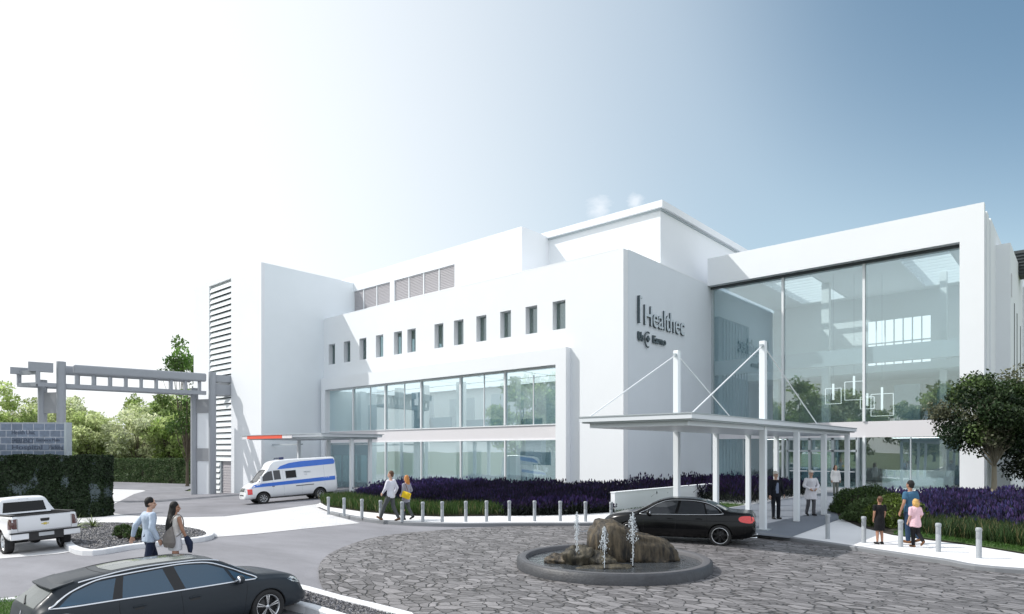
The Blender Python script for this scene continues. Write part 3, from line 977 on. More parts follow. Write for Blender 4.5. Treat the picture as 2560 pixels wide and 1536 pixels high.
car.patch('rear_window', [(-.56, 1.04), (.56, 1.04), (.50, 1.30), (0, 1.315), (-.50, 1.30)], 'B', cg_pale, off=.006, grid=.05)
m = MB(); m.add([(-2.13, .57, 1.318), (-1.80, .56, 1.392), (-1.80, -.56, 1.392), (-2.13, -.57, 1.318), (-2.13, .57, 1.295), (-1.80, .56, 1.35), (-1.80, -.56, 1.35), (-2.13, -.57, 1.295), (-2.17, .3, 1.335), (-2.17, -.3, 1.335), (-2.17, .3, 1.31), (-2.17, -.3, 1.31)],
                [(0,8,9,3,2,1), (4,5,6,7,11,10), (0,4,10,8), (8,10,11,9), (9,11,7,3), (0,1,5,4), (3,7,6,2)])
bevel(m.build('spoiler', gpaint, wag), .006)
m = MB(); a = car.cast((-.05, 1.05), 'B', .012); b = car.cast((.30, 1.13), 'B', .012); m.tube([a, (a+b)/2+Vector((-.006,0,0)), b], [.016, .010, .006], 6); m.build('wiper', black_p, wag)
car.patch('emblem', [(-.02, .86), (.02, .86), (.03, .93), (0, .96), (-.03, .93)], 'B', chrome, off=.006)
car.line('panel_gap', [(-.62, .93), (-.64, .6), (0, .55), (.64, .6), (.62, .93)], 'B', seam_m, r=.004, off=0)
car.patch('grille', [(-.45, .50), (.45, .50), (.52, .68), (-.52, .68)], 'F', black_p, off=.006)
car.line('panel_gap', [(1.34, .70), (1.8, .66), (2.15, .58)], 'T', seam_m, r=.004, off=0); car.line('panel_gap', [(1.34, -.70), (1.8, -.66), (2.15, -.58)], 'T', seam_m, r=.004, off=0)
car.patch('scuttle', [(1.30, -.66), (1.37, 0), (1.30, .66), (1.22, .70), (1.31, 0), (1.22, -.70)], 'T', black_p, off=.003)
m = MB(); m.box(-2.1, 2.1, -.75, .75, .24, .34); m.build('underbody', black_p, wag)

# ---- black saloon under the canopy
sx, sD = 6.15, 18.1
hX, hD_ = -math.cos(R(22)), math.sin(R(22)); sc_ = .90
sed = place('saloon_car', 'glossy black saloon with chrome window line parked between fountain and canopy', 'car', sx+1.42*sc_*hX, sD+1.0+1.42*sc_*hD_, hX, hD_, sc_)
bpaint = pm('black_paint', (.003, .0032, .004), rough=.2, coat=.12, spec=.3, var=.05, scale=2)
pr = dict(len=(-2.45, 2.42),
    plan=[(-2.45, .78), (-2.36, .89), (-2.1, .96), (-1.6, 1), (1.5, 1), (1.95, .965), (2.2, .90), (2.36, .80), (2.42, .70)],
    zb=[(-2.45, .42), (-2.3, .28), (-1.9, .21), (1.9, .20), (2.3, .22), (2.42, .36)],
    zt=[(-2.45, .72), (-2.42, .92), (-2.34, 1.035), (-2.2, 1.045), (-1.9, 1.055), (-1.62, 1.10), (-1.2, 1.28), (-.85, 1.395), (-.4, 1.45), (.1, 1.45), (.45, 1.39), (.8, 1.24), (1.15, 1.06), (1.32, .985), (1.6, .96), (2.0, .89), (2.25, .79), (2.38, .66), (2.42, .52)],
    zl=[(-2.45, .66), (-2.38, .93), (-2.2, .99), (-1.6, .965), (0, .925), (1.2, .895), (1.7, .85), (2.1, .76), (2.42, .46)],
    wb=[(-2.45, .78), (0, .80), (2.42, .78)],
    wm=[(-2.45, .90), (0, .92), (2.42, .90)],
    wl=[(-2.45, .84), (0, .875), (1.5, .86), (2.42, .78)],
    wt=[(-2.45, .76), (-2.1, .76), (-1.7, .70), (-1.2, .60), (-.6, .59), (.2, .60), (.8, .645), (1.2, .73), (1.5, .76), (2.42, .64)])
wells = [(1.42, .335, .37, .55), (-1.42, .335, .37, .55)]
car = Car(sed, pr, bpaint, wells)
for (x, _, _, _) in wells:
    for y in (.80, -.80): wheel(sed, x, y, .335, .335, .22, (rim_d, rim_d), 7, rim_r=.25)
for y in (.905, -.905):
    for x in (1.42, -1.42):
        m = MB(); m.tube([(x+.245*math.cos(2*PI*i/30), y, .335+.245*math.sin(2*PI*i/30)) for i in range(30)], .010, 6, closed=True)
        m.build('rim_edge', chrome, sed)
for sd in 'LR':
    car.patch('side_window', [(-.02, .965), (.98, .945), (.72, 1.13), (.44, 1.29), (.2, 1.345), (-.12, 1.37)], sd, cg_grey, off=.005)
    car.patch('side_window', [(-.98, .985), (-.12, .968), (-.2, 1.372), (-.5, 1.368), (-.9, 1.31)], sd, cg_grey, off=.005)
    car.patch('side_window', [(-1.40, 1.01), (-1.03, .99), (-.94, 1.295), (-1.18, 1.21), (-1.36, 1.09)], sd, cg_grey, off=.005)
    car.line('window_trim', [(-1.44, .995), (-.6, .962), (.4, .94), (1.1, .928), (.86, 1.07), (.56, 1.25), (.22, 1.37), (-.2, 1.395), (-.6, 1.385), (-1.0, 1.32), (-1.3, 1.19), (-1.46, 1.06)], sd, chrome, r=.011, off=.005, closed=True, sub=4)
    for xs_ in ([(-1.0, .97), (-1.02, .8), (-1.0, .62)], [(-.07, .95), (-.05, .6), (-.05, .27)], [(.98, .93), (.98, .7), (.93, .27)]):
        car.line('panel_gap', xs_, sd, seam_m, r=.004, off=-.001)
    car.patch('tail_light', [(-2.37, .76), (-2.1, .77), (-1.98, .83), (-1.99, .92), (-2.12, .965), (-2.37, .945)], sd, lamp_red, off=.006, smooth=3)
    handle(car, -.78, .83, sd, bpaint); handle(car, .12, .81, sd, bpaint)
    sgn = -1 if sd == 'R' else 1
    mirror(car, .80, sgn*.84, .99, bpaint)
    car.line('crease', [(-2.2, .80), (-1.0, .78), (1.0, .74), (1.9, .70)], sd, bpaint, r=.010, off=-.004)
car.patch('windscreen', [(.52, .50), (.56, 0), (.52, -.50), (1.15, -.64), (1.26, 0), (1.15, .64)], 'T', cg_grey, off=.005)
car.patch('rear_window', [(-.95, .48), (-.98, 0), (-.95, -.48), (-1.56, -.60), (-1.66, 0), (-1.56, .60)], 'T', cg_grey, off=.005)
car.patch('tail_light', [(.50, .80), (.76, .80), (.76, .93), (.52, .95)], 'B', lamp_red, off=.008)
car.patch('tail_light', [(-.50, .80), (-.76, .80), (-.76, .93), (-.52, .95)], 'B', lamp_red, off=.008)
car.patch('number_plate', [(-.26, .70), (.26, .70), (.26, .81), (-.26, .81)], 'B', lamp_clear, off=.01)
car.line('boot_trim', [(-.60, .97), (0, .985), (.60, .97)], 'B', chrome, r=.010, off=.006)
car.line('panel_gap', [(-2.3, .62), (-1.72, .66), (-1.66, .98)], 'T', seam_m, r=.004, off=0); car.line('panel_gap', [(-2.3, -.62), (-1.72, -.66), (-1.66, -.98)], 'T', seam_m, r=.004, off=0)
m = MB(); m.box(-2.1, 2.1, -.75, .75, .22, .34); m.build('underbody', black_p, sed)
m = MB(); m.tube([(-2.5, .45, .27), (-2.3, .45, .27)], .035, 10); m.tube([(-2.5, -.45, .27), (-2.3, -.45, .27)], .035, 10); m.build('exhaust', chrome, sed)

# ---- ambulance
amb = place('ambulance', 'white high roof ambulance with two blue stripes under the bay canopy', 'ambulance', -13.95, 40.7, -.82, -.57, 1.0)
wpaint = pm('ambulance_white', (.78, .80, .82), rough=.3, coat=.5, var=.02)
pr = dict(len=(-2.85, 2.72),
    plan=[(-2.85, .93), (-2.78, .99), (-2.5, 1), (1.6, 1), (2.2, .965), (2.5, .90), (2.66, .82), (2.72, .76)],
    zb=[(-2.85, .45), (-2.6, .38), (2.3, .34), (2.6, .30), (2.72, .36)],
    zt=[(-2.85, 2.36), (-2.80, 2.56), (-2.7, 2.62), (0, 2.62), (.5, 2.60), (.9, 2.56), (1.15, 2.43), (1.32, 2.14), (1.52, 1.92), (2.0, 1.36), (2.08, 1.30), (2.3, 1.20), (2.5, 1.08), (2.64, .92), (2.70, .80), (2.72, .66)],
    zl=[(-2.85, 1.40), (1.2, 1.32), (1.9, 1.22), (2.3, 1.04), (2.6, .84), (2.72, .55)],
    wb=[(-2.85, .88), (2.72, .86)],
    wm=[(-2.85, .985), (2.72, .96)],
    wl=[(-2.85, .965), (1.2, .955), (2.72, .90)],
    wt=[(-2.85, .80), (0, .80), (.9, .78), (1.3, .80), (1.9, .84), (2.1, .86), (2.72, .80)])
wells = [(1.70, .35, .43, .60), (-1.72, .35, .43, .60)]
car = Car(amb, pr, wpaint, wells, step=.06)
for (x, _, _, _) in wells:
    for y in (.86, -.86): wheel(amb, x, y, .35, .35, .22, (rim_m, rim_d), 8, 'plain', rim_r=.215)
bl = pm('stripe_blue', (.012, .14, .62), rough=.3, coat=.5, var=.08)
for sd in 'LR':
    car.patch('blue_stripe', [(-2.83, 1.15), (2.15, 1.02), (2.35, .98), (2.20, 1.16), (1.95, 1.22), (-2.83, 1.40)], sd, bl, off=.006, grid=.12)
    car.patch('blue_stripe', [(-2.80, 2.16), (.80, 2.02), (.62, 2.20), (.1, 2.36), (-.6, 2.44), (-2.79, 2.50)], sd, bl, off=.006, grid=.12, label='upper blue stripe sweeping down at the front')
    car.patch('cab_window', [(1.28, 1.38), (1.90, 1.34), (1.55, 1.78), (1.34, 1.92), (1.12, 1.95), (1.08, 1.40)], sd, cg_grey, off=.006)
    car.patch('cab_window', [(.62, 1.42), (1.02, 1.40), (1.05, 1.96), (.66, 1.97)], sd, cg_grey, off=.006)
    car.patch('side_window', [(-.32, 1.46), (.32, 1.44), (.34, 1.90), (-.30, 1.92)], sd, cg_dark, off=.006)
    car.line('window_trim', [(-.32, 1.46), (.32, 1.44), (.34, 1.90), (-.30, 1.92)], sd, frame_g, r=.012, off=.006, closed=True, smooth=False)
    for xs_ in ([(.50, 1.98), (.48, 1.2), (.46, .42)], [(-2.05, 2.5), (-2.05, 1.4), (-2.05, .85)], [(1.14, 2.0), (1.12, 1.4), (1.08, .9), (1.1, .75)], [(-.62, 1.15), (-.62, .42)]):
        car.line('panel_gap', xs_, sd, frame_g, r=.007, off=-.002)
    car.line('slide_rail', [(-.25, .95), (-1.35, .97)], sd, black_p, r=.022, off=.008)
    car.line('door_handle', [(1.02, 1.02), (1.17, 1.02)], sd, black_p, r=.02, off=.01)
    car.patch('side_marker', [(2.30, .62), (2.56, .62), (2.56, .94), (2.30, .94)], sd, lamp_red, off=.008)
    sgn = -1 if sd == 'R' else 1
    m = MB(); m.obox((1.82, sgn*1.13, 1.48), (1,0,0), (0,1,0), (0,0,1), .05, .10, .19); m.tube([(1.86, sgn*.92, 1.45), (1.82, sgn*1.08, 1.42)], .02, 6)
    bevel(m.build('door_mirror', wpaint, amb), .02)
car.patch('windscreen', [(2.02, -.74), (2.05, 0), (2.02, .74), (1.44, .68), (1.42, 0), (1.44, -.68)], 'T', cg_dark, off=.008)
car.line('windscreen_seal', [(2.02, -.74), (2.05, 0), (2.02, .74), (1.44, .68), (1.42, 0), (1.44, -.68)], 'T', black_p, r=.022, off=.004, closed=True, smooth=False)
car.line('wiper', [(2.10, -.5), (2.12, 0), (2.10, .45)], 'T', black_p, r=.018, off=.012)
car.patch('grille', [(-.46, .80), (.46, .80), (.46, 1.0), (-.46, 1.0)], 'F', black_p, off=.012)
for k in range(4): car.line('grille_bar', [(-.44, .84+k*.045), (.44, .84+k*.045)], 'F', frame_g, r=.006, off=.02)
car.patch('emblem', [(-.05, .86), (.05, .86), (.05, .95), (-.05, .95)], 'F', chrome, off=.024)
car.patch('bumper_grille', [(-.46, .55), (.46, .55), (.46, .62), (-.46, .62)], 'F', black_p, off=.012)
for s_ in (-1, 1): car.patch('headlight', [(s_*.50, .78), (s_*.72, .76), (s_*.72, .98), (s_*.50, 1.0)], 'F', lamp_clear, off=.01)
lb = pm('lightbar_blue', (.01, .02, .12), rough=.15, coat=1, var=.1)
m = MB(); m.box(.30, .58, -.62, .62, 2.62, 2.76); bevel(m.build('light_bar', lb, amb), .03, 3)
def side_text(txt, size, x, z, width, tilt=0):
    # lettering on the left flank
    y = car.cast((x, z), 'L', 0).y+.012
    M = Matrix(((-1,0,0,x), (0,0,1,y), (0,1,0,z), (0,0,0,1)))
    text_mesh('flank_lettering', txt, size, .003, frame_g, M, amb, width=width)
side_text('AMBULANCE', .14, -.78, 1.72, .42); side_text('112', .12, -.80, 1.58, .14)
m = MB(); m.box(-2.6, 2.3, -.8, .8, .30, .45); m.build('underbody', black_p, amb)

# ---- white pickup seen from behind
pk = place('pickup_truck', 'white crew cab pickup with open black bed parked beside the ivy wall', 'pickup truck', -15.45-.77*1.72*.92, 21.2+.64*1.72*.92, -.77, .64, .92)
ppaint = pm('pickup_white', (.80, .81, .83), rough=.28, coat=.6, var=.02)
pr = dict(len=(-2.88, 2.75),
    plan=[(-2.88, .94), (-2.84, .975), (-2.6, 1), (1.9, 1), (2.4, .95), (2.65, .88), (2.75, .80)],
    zb=[(-2.88, .62), (-2.7, .52), (-2.3, .46), (2.2, .42), (2.75, .45)],
    zt=[(-2.88, 1.24), (-2.84, 1.30), (-.64, 1.31), (-.60, 1.34), (-.52, 1.60), (-.42, 1.84), (-.30, 1.885), (.0, 1.91), (.6, 1.90), (.85, 1.82), (1.35, 1.40), (1.48, 1.32), (1.7, 1.30), (2.3, 1.25), (2.62, 1.12), (2.75, .95)],
    zl=[(-2.88, 1.20), (-.7, 1.27), (.8, 1.24), (1.6, 1.20), (2.3, 1.10), (2.75, .85)],
    wb=[(-2.88, .90), (2.75, .88)], wm=[(-2.88, 1.0), (2.75, .98)], wl=[(-2.88, .97), (2.75, .93)],
    wt=[(-2.88, .95), (-.66, .95), (-.60, .93), (-.45, .74), (-.3, .70), (.6, .70), (1.3, .80), (1.5, .88), (2.75, .82)])
wells = [(1.75, .40, .47, .62), (-1.72, .40, .47, .62)]
car = Car(pk, pr, ppaint, wells, cuts=[(-2.80, -.72, -.78, .78, .80, 1.6)], step=.06, extra=(-.66, -.64, -.62, -.6, -.56, -.52, -.48))
for (x, _, _, _) in wells:
    for y in (.83, -.83): wheel(pk, x, y, .40, .40, .27, (rim_m, rim_d), 6, 'plain')
m = MB(); m.box(-2.80, -.72, -.78, .78, .795, .83); m.box(-.74, -.70, -.78, .78, .83, 1.3); m.box(-2.8, -.72, .765, .785, .83, 1.32); m.box(-2.8, -.72, -.785, -.765, .83, 1.32)
m.build('bed_liner', black_p, pk)
m = MB(); m.box(-2.82, -.68, .77, .93, 1.315, 1.345); m.box(-2.82, -.68, -.93, -.77, 1.315, 1.345); m.box(-2.86, -2.78, -.77, .77, 1.30, 1.335)
bevel(m.build('bed_rail', black_p, pk), .008)
car.patch('rear_window', [(-.66, 1.36), (.66, 1.36), (.60, 1.72), (-.60, 1.72)], 'B', cg_dark, off=.006)
# rear window is read from the cab back, which lies behind the tailgate
for sd in 'LR':
    sgn = -1 if sd == 'R' else 1
    car.patch('side_window', [(-.30, 1.32), (.28, 1.31), (.26, 1.70), (-.18, 1.72)], sd, cg_dark, off=.006)
    car.patch('side_window', [(.36, 1.31), (1.2, 1.29), (.88, 1.60), (.66, 1.72), (.36, 1.71)], sd, cg_dark, off=.006)
    car.patch('tail_light', [(-2.86, .88), (-2.66, .88), (-2.66, 1.22), (-2.80, 1.22), (-2.86, 1.18)], sd, lamp_dark, off=.008)
    car.patch('tail_light', [(sgn*.79, .88), (sgn*.95, .88), (sgn*.93, 1.20), (sgn*.79, 1.22)], 'B', lamp_dark, off=.008)
    for xs_ in ([(.32, 1.28), (.32, .5)], [(-.42, 1.28), (-.45, .9), (-.6, .5)], [(1.3, 1.2), (1.28, .55)]): car.line('panel_gap', xs_, sd, seam_m, r=.005, off=-.001)
    m = MB(); m.ell((1.12, sgn*1.06, 1.34), .05, .09, .09, 12, 8); m.build('door_mirror', ppaint, pk)
    m = MB(); m.box(-3.02, -2.86, *sorted((sgn*.50, sgn*1.0)), .52, .72); bevel(m.build('bumper_end', ppaint, pk), .03, 3)
    m = MB(); m.box(-1.1, 1.1, *sorted((sgn*.93, sgn*1.0)), .42, .48); m.build('side_step', black_p, pk)
m = MB(); m.box(-3.03, -2.86, -1.0, 1.0, .72, .76); m.box(-2.98, -2.86, -.50, .50, .46, .72); m.build('bumper_step', black_p, pk)
m = MB(); m.box(-2.99, -2.98, -.22, .22, .58, .70); m.build('number_plate', lamp_clear, pk)
car.line('panel_gap', [(-.77, 1.22), (-.77, .78), (.77, .78), (.77, 1.22)], 'B', seam_m, r=.005, off=0, smooth=False)
car.patch('tailgate_handle', [(-.13, 1.12), (-.11, 1.07), (.11, 1.07), (.13, 1.12), (.13, 1.17), (-.13, 1.17)], 'B', black_p, off=.012)
gold = pm('badge_gold', (.62, .50, .14), rough=.25, metal=.8)
car.patch('emblem', [(-.11, .97), (-.045, .97), (-.045, .945), (.045, .945), (.045, .97), (.11, .97), (.11, 1.0), (.045, 1.0), (.045, 1.025), (-.045, 1.025), (-.045, 1.0), (-.11, 1.0)], 'B', gold, off=.01)
m = MB(); m.box(-.44, -.40, -.16, .16, 1.78, 1.815); m.build('brake_light', lamp_dark, pk)
m = MB(); m.box(-2.5, 2.3, -.6, .6, .45, .6); m.tube([(-1.72, -.8, .4), (-1.72, .8, .4)], .07, 8); m.ell((-1.72, 0, .4), .14, .16, .14); m.build('underbody', black_p, pk)
# ---------------------------------------------------------------- people
skin_l = pm('skin_light', (.55, .34, .25), rough=.55, var=.06, scale=8)
skin_d = pm('skin_tan', (.38, .20, .13), rough=.55, var=.06, scale=8)
def cloth(name, c, var=.12): return pm(name, c, rough=.85, var=var, scale=7, bump=.25, bscale=30, spec=.25)

def fuse(mb, name, mat, parent, voxel=.012, smooth=2, wrinkle=0.0, seed=0.0, wr_scale=(7, 7, 3)):
    """union of the overlapping shapes as one continuous skin"""
    o = mb.build(name, mat, None)
    md = o.modifiers.new('r', 'REMESH'); md.mode = 'VOXEL'; md.voxel_size = voxel; md.use_smooth_shade = True
    s = o.modifiers.new('s', 'SMOOTH'); s.factor = .5; s.iterations = smooth
    realise(o)
    if wrinkle:
        me = o.data
        nv_ = len(me.vertices)
        co = np.empty(nv_*3, np.float32); me.vertices.foreach_get('co', co); co = co.reshape(-1, 3)
        nm = np.empty(nv_*3, np.float32); me.vertex_normals.foreach_get('vector', nm); nm = nm.reshape(-1, 3)
        f_ = np.array([noise.fractal(Vector((p[0]*wr_scale[0]+seed, p[1]*wr_scale[1], p[2]*wr_scale[2])), 1.0, 2.0, 3) for p in co])
        co = co+nm*(f_*wrinkle)[:, None]
        me.vertices.foreach_set('co', co.astype(np.float32).ravel()); me.update()
    o.data.polygons.foreach_set('use_smooth', [True]*len(o.data.polygons))
    if not o.data.materials: o.data.materials.append(mat)
    o.parent = parent
    return o

def loft(mb, secs, n=18):
    """secs: (x, y, z, rx, ry) horizontal ellipses"""
    vs = []
    for (x, y, z, rx, ry) in secs:
        for j in range(n):
            a = 2*PI*j/n; vs.append((x+rx*math.cos(a), y+ry*math.sin(a), z))
    fs = [(i*n+j, i*n+(j+1) % n, (i+1)*n+(j+1) % n, (i+1)*n+j) for i in range(len(secs)-1) for j in range(n)]
    fs += [tuple(range(n-1, -1, -1)), tuple((len(secs)-1)*n+j for j in range(n))]
    mb.add(vs, fs)

def capsule(mb, a, b, ra, rb, n=12):
    a = Vector(a); b = Vector(b); d = (b-a).normalized()
    pts = [a-d*ra*.9, a-d*ra*.5, a]; rr = [ra*.25, ra*.82, ra]
    for t in (.33, .66): pts.append(a.lerp(b, t)); rr.append(ra+(rb-ra)*t)
    pts += [b, b+d*rb*.5, b+d*rb*.9]; rr += [rb, rb*.82, rb*.25]
    mb.tube(pts, rr, n)

def hand(mb, w, d, palm_n, curl=.5, s=1.0, side=1):
    """palm and five fingers from wrist w along d; palm_n points out of the palm"""
    d = Vector(d).normalized(); n = Vector(palm_n); n = (n-d*n.dot(d)).normalized(); t = d.cross(n)*side
    c = Vector(w)+d*.045*s
    for k in (-1.3, -.45, .45, 1.3):
        capsule(mb, Vector(w)+t*k*.014*s, Vector(w)+d*.08*s+t*k*.022*s, .014*s, .012*s, 8)
    ln = (.062, .075, .080, .068)
    for k, L_ in zip((1.45, .5, -.5, -1.45), ln):
        p = Vector(w)+d*.085*s+t*k*.021*s
        q = p+(d*math.cos(curl*.5)+n*math.sin(curl*.5)).normalized()*L_*.5*s
        r_ = q+(d*math.cos(curl*1.5)+n*math.sin(curl*1.5)).normalized()*L_*.5*s
        capsule(mb, p, q, .0105*s, .0095*s, 8); capsule(mb, q, r_, .0095*s, .008*s, 8)
    p = Vector(w)+d*.03*s-t*.03*s
    q = p+(d*.75-t*.6+n*.3).normalized()*.04*s; capsule(mb, p, q, .013*s, .0115*s, 8)
    capsule(mb, q, q+(d*.95-t*.1+n*.35).normalized()*.032*s, .011*s, .009*s, 8)

DEF = dict(hip=(0, 0, .93), chest=(0, 0, 1.38), head=(.015, 0, 1.625), face=0.0,
           sl=(0, .175, 1.39), el=(-.02, .235, 1.12), wl=(.03, .25, .88),
           sr=(0, -.175, 1.39), er=(-.02, -.235, 1.12), wr=(.03, -.25, .88),
           hl=(0, .085, .90), kl=(.02, .09, .49), al=(-.01, .09, .09), fl=(1, .12),
           hr=(0, -.085, .90), kr=(.02, -.09, .49), ar=(-.01, -.09, .09), fr=(1, -.12), wide=1.0, curl=.6)

def person(label, pos, hX, hD_, height, J=None, skin=None, top=None, legs=None, shoes=None, hair=None, sleeves='long', bottom='trousers',
           coat=None, coat_len=.0, hair_len=0.0, hair_w=1.0, hem=.50, voxel=.0125, top_hem=.90, cap=None, legs_bare=False, hatbrim=None, tie=None, group=None):
    j = dict(DEF); j.update(J or {})
    h = W(hX, hD_)
    t = thing('person', label, 'person', tuple(pos), math.atan2(h.y, h.x), scale=height/1.75, group=group)
    V_ = lambda k: Vector(j[k])
    hip, ch, hd = V_('hip'), V_('chest'), V_('head')
    wd = j['wide']
    fc_ = Matrix.Rotation(j['face'], 3, 'Z')
    def torso(mb, e=0.0, lo=0.0, k=1.0):
        sec = []
        prof = [(-.09, .085, .145), (-.02, .108, .165), (.06, .105, .160), (.16, .092, .142), (.27, .105, .155), (.38, .115, .172), (.45, .10, .175), (.49, .075, .135), (.515, .056, .075)]
        for (dz, rx, ry) in prof:
            f = max(0, min(1, dz/.45)); c = hip.lerp(ch, f)
            if dz > .45: c = ch
            sec.append((c.x-.005, c.y, hip.z+dz, rx+e, (ry*wd)+e))
        loft(mb, sec)
    m = MB()
    torso(m)
    loft(m, [(ch.x, ch.y, 1.40, .06, .07), (ch.x+.005, ch.y, 1.48, .052, .054), (hd.x-.015, hd.y, hd.z-.07, .052, .052)])
    # head
    def hp(x, y, z): return hd+fc_ @ Vector((x, y, z))
    m.ell(hp(-.012, 0, .025), .098, .078, .105, 20, 14); m.ell(hp(.022, 0, -.045), .068, .060, .072, 16, 10)
    m.ell(hp(.055, 0, -.082), .032, .034, .028, 12, 8)
    capsule(m, hp(.082, 0, .012), hp(.102, 0, -.026), .010, .016, 8)
    for s in (-1, 1):
        m.ell(hp(-.008, s*.077, -.008), .019, .010, .032, 10, 8); m.ell(hp(.066, s*.032, .024), .022, .026, .012, 10, 6); m.ell(hp(.056, s*.040, -.03), .026, .020, .022, 10, 6)
    m.ell(hp(.086, 0, -.052), .012, .024, .009, 10, 6)
    for s, a in ((1, 'l'), (-1, 'r')):
        S_, E_, W_ = V_('s'+a), V_('e'+a), V_('w'+a)
        capsule(m, S_, E_, .050, .040); capsule(m, E_, W_, .041, .027)
        d = (W_-E_).normalized()
        hand(m, W_, d, Vector((-.25, -s, .1)) if abs(d.z) > .5 else Vector((-.6, 0, .2)), j['curl'], 1.0, s)
        H_, K_, A_ = V_('h'+a), V_('k'+a), V_('a'+a)
        capsule(m, H_, K_, .083, .056); capsule(m, K_.lerp(A_, .0), K_.lerp(A_, .35)+Vector((-.012, 0, 0)), .054, .054); capsule(m, K_.lerp(A_, .35)+Vector((-.012, 0, 0)), A_, .053, .036)
        fx, fy = j['f'+a][0], j['f'+a][1]; fd = Vector((fx, fy, j.get('fz'+a, 0))).normalized()
        capsule(m, A_+Vector((0, 0, -.045))-fd*.04, A_+Vector((0, 0, -.055))+fd*.13, .036, .028)
    body = fuse(m, 'body', skin, t, voxel=.0095, smooth=1)
    # eyes and mouth
    if abs(hd.x) < 9:
        m = MB()
        for s in (-1, 1): m.ell(hp(.079, s*.031, .006), .008, .013, .007, 8, 6)
        m.build('eye', [MATS['eye_dark']], t)
        m = MB(); m.ell(hp(.094, 0, -.052), .006, .020, .004, 8, 6); m.build('mouth', [MATS['lip']], t)
    # clothes
    if bottom == 'trousers':
        m = MB()
        loft(m, [(hip.x, hip.y, hip.z-.10, .10, .155*wd), (hip.x, hip.y, hip.z-.01, .122, .178*wd), (hip.x, hip.y, hip.z+.09, .112, .165*wd)])
        for a in 'lr':
            H_, K_, A_ = V_('h'+a), V_('k'+a), V_('a'+a)
            capsule(m, H_, K_, .098, .074); capsule(m, K_, A_+Vector((0, 0, .0)), .074, .060)
        fuse(m, 'trousers', legs, t, voxel=voxel, smooth=3, wrinkle=.011, seed=hip.x+height)
    elif bottom in ('skirt', 'dress'):
        m = MB(); kz = hem
        mid = (V_('kl')+V_('kr'))/2
        loft(m, [(mid.x*.6, 0, kz, .135, .185), (mid.x*.3, 0, (kz+hip.z)/2, .14, .19), (hip.x, 0, hip.z-.02, .125, .18), (hip.x, 0, hip.z+.10, .108, .158)])
        fuse(m, 'skirt', legs, t, voxel=voxel, smooth=2, wrinkle=.010)
    if top is not None:
        m = MB(); torso(m, .018)
        loft(m, [(hip.x, hip.y, top_hem, .13, .185*wd), (hip.x, hip.y, hip.z+.03, .128, .182*wd), (hip.x, hip.y, hip.z+.12, .122, .17*wd)])
        if coat_len:
            mid = (V_('kl')+V_('kr'))/2
            loft(m, [(mid.x*.4, 0, hip.z-coat_len, .155, .225*wd), (hip.x, 0, hip.z, .14, .20*wd), (hip.x, 0, hip.z+.15, .12, .17*wd)])
        for s, a in ((1, 'l'), (-1, 'r')):
            S_, E_, W_ = V_('s'+a), V_('e'+a), V_('w'+a)
            if sleeves == 'long': capsule(m, S_, E_, .070, .060); capsule(m, E_, E_.lerp(W_, .93), .060, .042)
            elif sleeves == 'half': capsule(m, S_, E_.lerp(S_, .12), .070, .066)
            elif sleeves == 'short': capsule(m, S_, S_.lerp(E_, .50), .070, .068)
            elif sleeves == 'none': m.ell(S_+Vector((0, -s*.03, .0)), .06, .05, .06, 12, 8)
        fuse(m, 'coat' if coat_len else 'shirt', top, t, voxel=voxel, smooth=3, wrinkle=.014, seed=height*3)
    if tie is not None:
        m = MB(); loft(m, [(hip.x+.07, 0, hip.z+.02, .075, .07), (ch.x+.065, 0, 1.32, .075, .075), (ch.x+.04, 0, 1.42, .05, .05)])
        fuse(m, 'inner_shirt', tie, t, voxel=voxel, smooth=2)
    m = MB()
    for a in 'lr':
        A_ = V_('a'+a); fd = Vector((j['f'+a][0], j['f'+a][1], j.get('fz'+a, 0))).normalized()
        b0 = A_+Vector((0, 0, -.050))
        capsule(m, b0-fd*.05, b0+fd*.15, .043, .036); capsule(m, A_+Vector((0, 0, -.01)), b0, .045, .042)
        q = MB(); q.v, q.f, q.m, q.sm = m.v, m.f, m.m, m.sm
        fuse(q, 'shoe', shoes, t, voxel=.011, smooth=2); m = MB()
    if hair is not None:
        m = MB()
        m.ell(hp(-.028, 0, .044), .100, .089, .102, 20, 12)
        if hair_len == 0: m.ell(hp(-.050, 0, -.02), .058, .074, .07, 14, 8)
        else:
            b_ = hp(-.055, 0, 0)
            back = hp(-.06, 0, -.14); lo = hd+Vector((-.10-(.065 if hair_len > .4 else 0), 0, -hair_len))
            loft(m, [(lo.x, lo.y, lo.z, .028, .055*hair_w), (lo.x+.01, lo.y, lo.z+.10, .050, .10*hair_w), (lo.x+.02, lo.y, lo.z+.24 if hair_len > .4 else lo.z+.12, .058, .11*hair_w), (back.x-.02, back.y, max(back.z, lo.z+.16), .06, .115*hair_w), (b_.x, b_.y, hd.z-.02, .070, .098), (b_.x+.015, b_.y, hd.z+.06, .07, .088)])
            for s in (-1, 1): capsule(m, hp(.0, s*.072, .04), hp(-.03, s*.082, -.12), .026, .022)
        fuse(m, 'hair', hair, t, voxel=.011, smooth=1, wrinkle=.010, seed=2.0, wr_scale=(18, 18, 4))
    if cap is not None:
        m = MB(); m.ell(hp(-.01, 0, .075), .108, .092, .062, 18, 10); m.obox(hp(.105, 0, .052), fc_ @ Vector((1, 0, -.15)), fc_ @ Vector((0, 1, 0)), (0, 0, 1), .045, .065, .006)
        fuse(m, 'cap', cap, t, voxel=.010, smooth=1)
    return t, j
pm('eye_dark', (.02, .015, .012), rough=.2, var=.02); pm('lip', (.35, .12, .10), rough=.5, var=.05)
blackhair = pm('hair_black', (.006, .005, .005), rough=.7, var=.3, scale=30, bump=.4, stretch=(5,5,1))
brownhair = pm('hair_brown', (.10, .045, .02), rough=.5, var=.3, scale=30, bump=.4, stretch=(5,5,1))
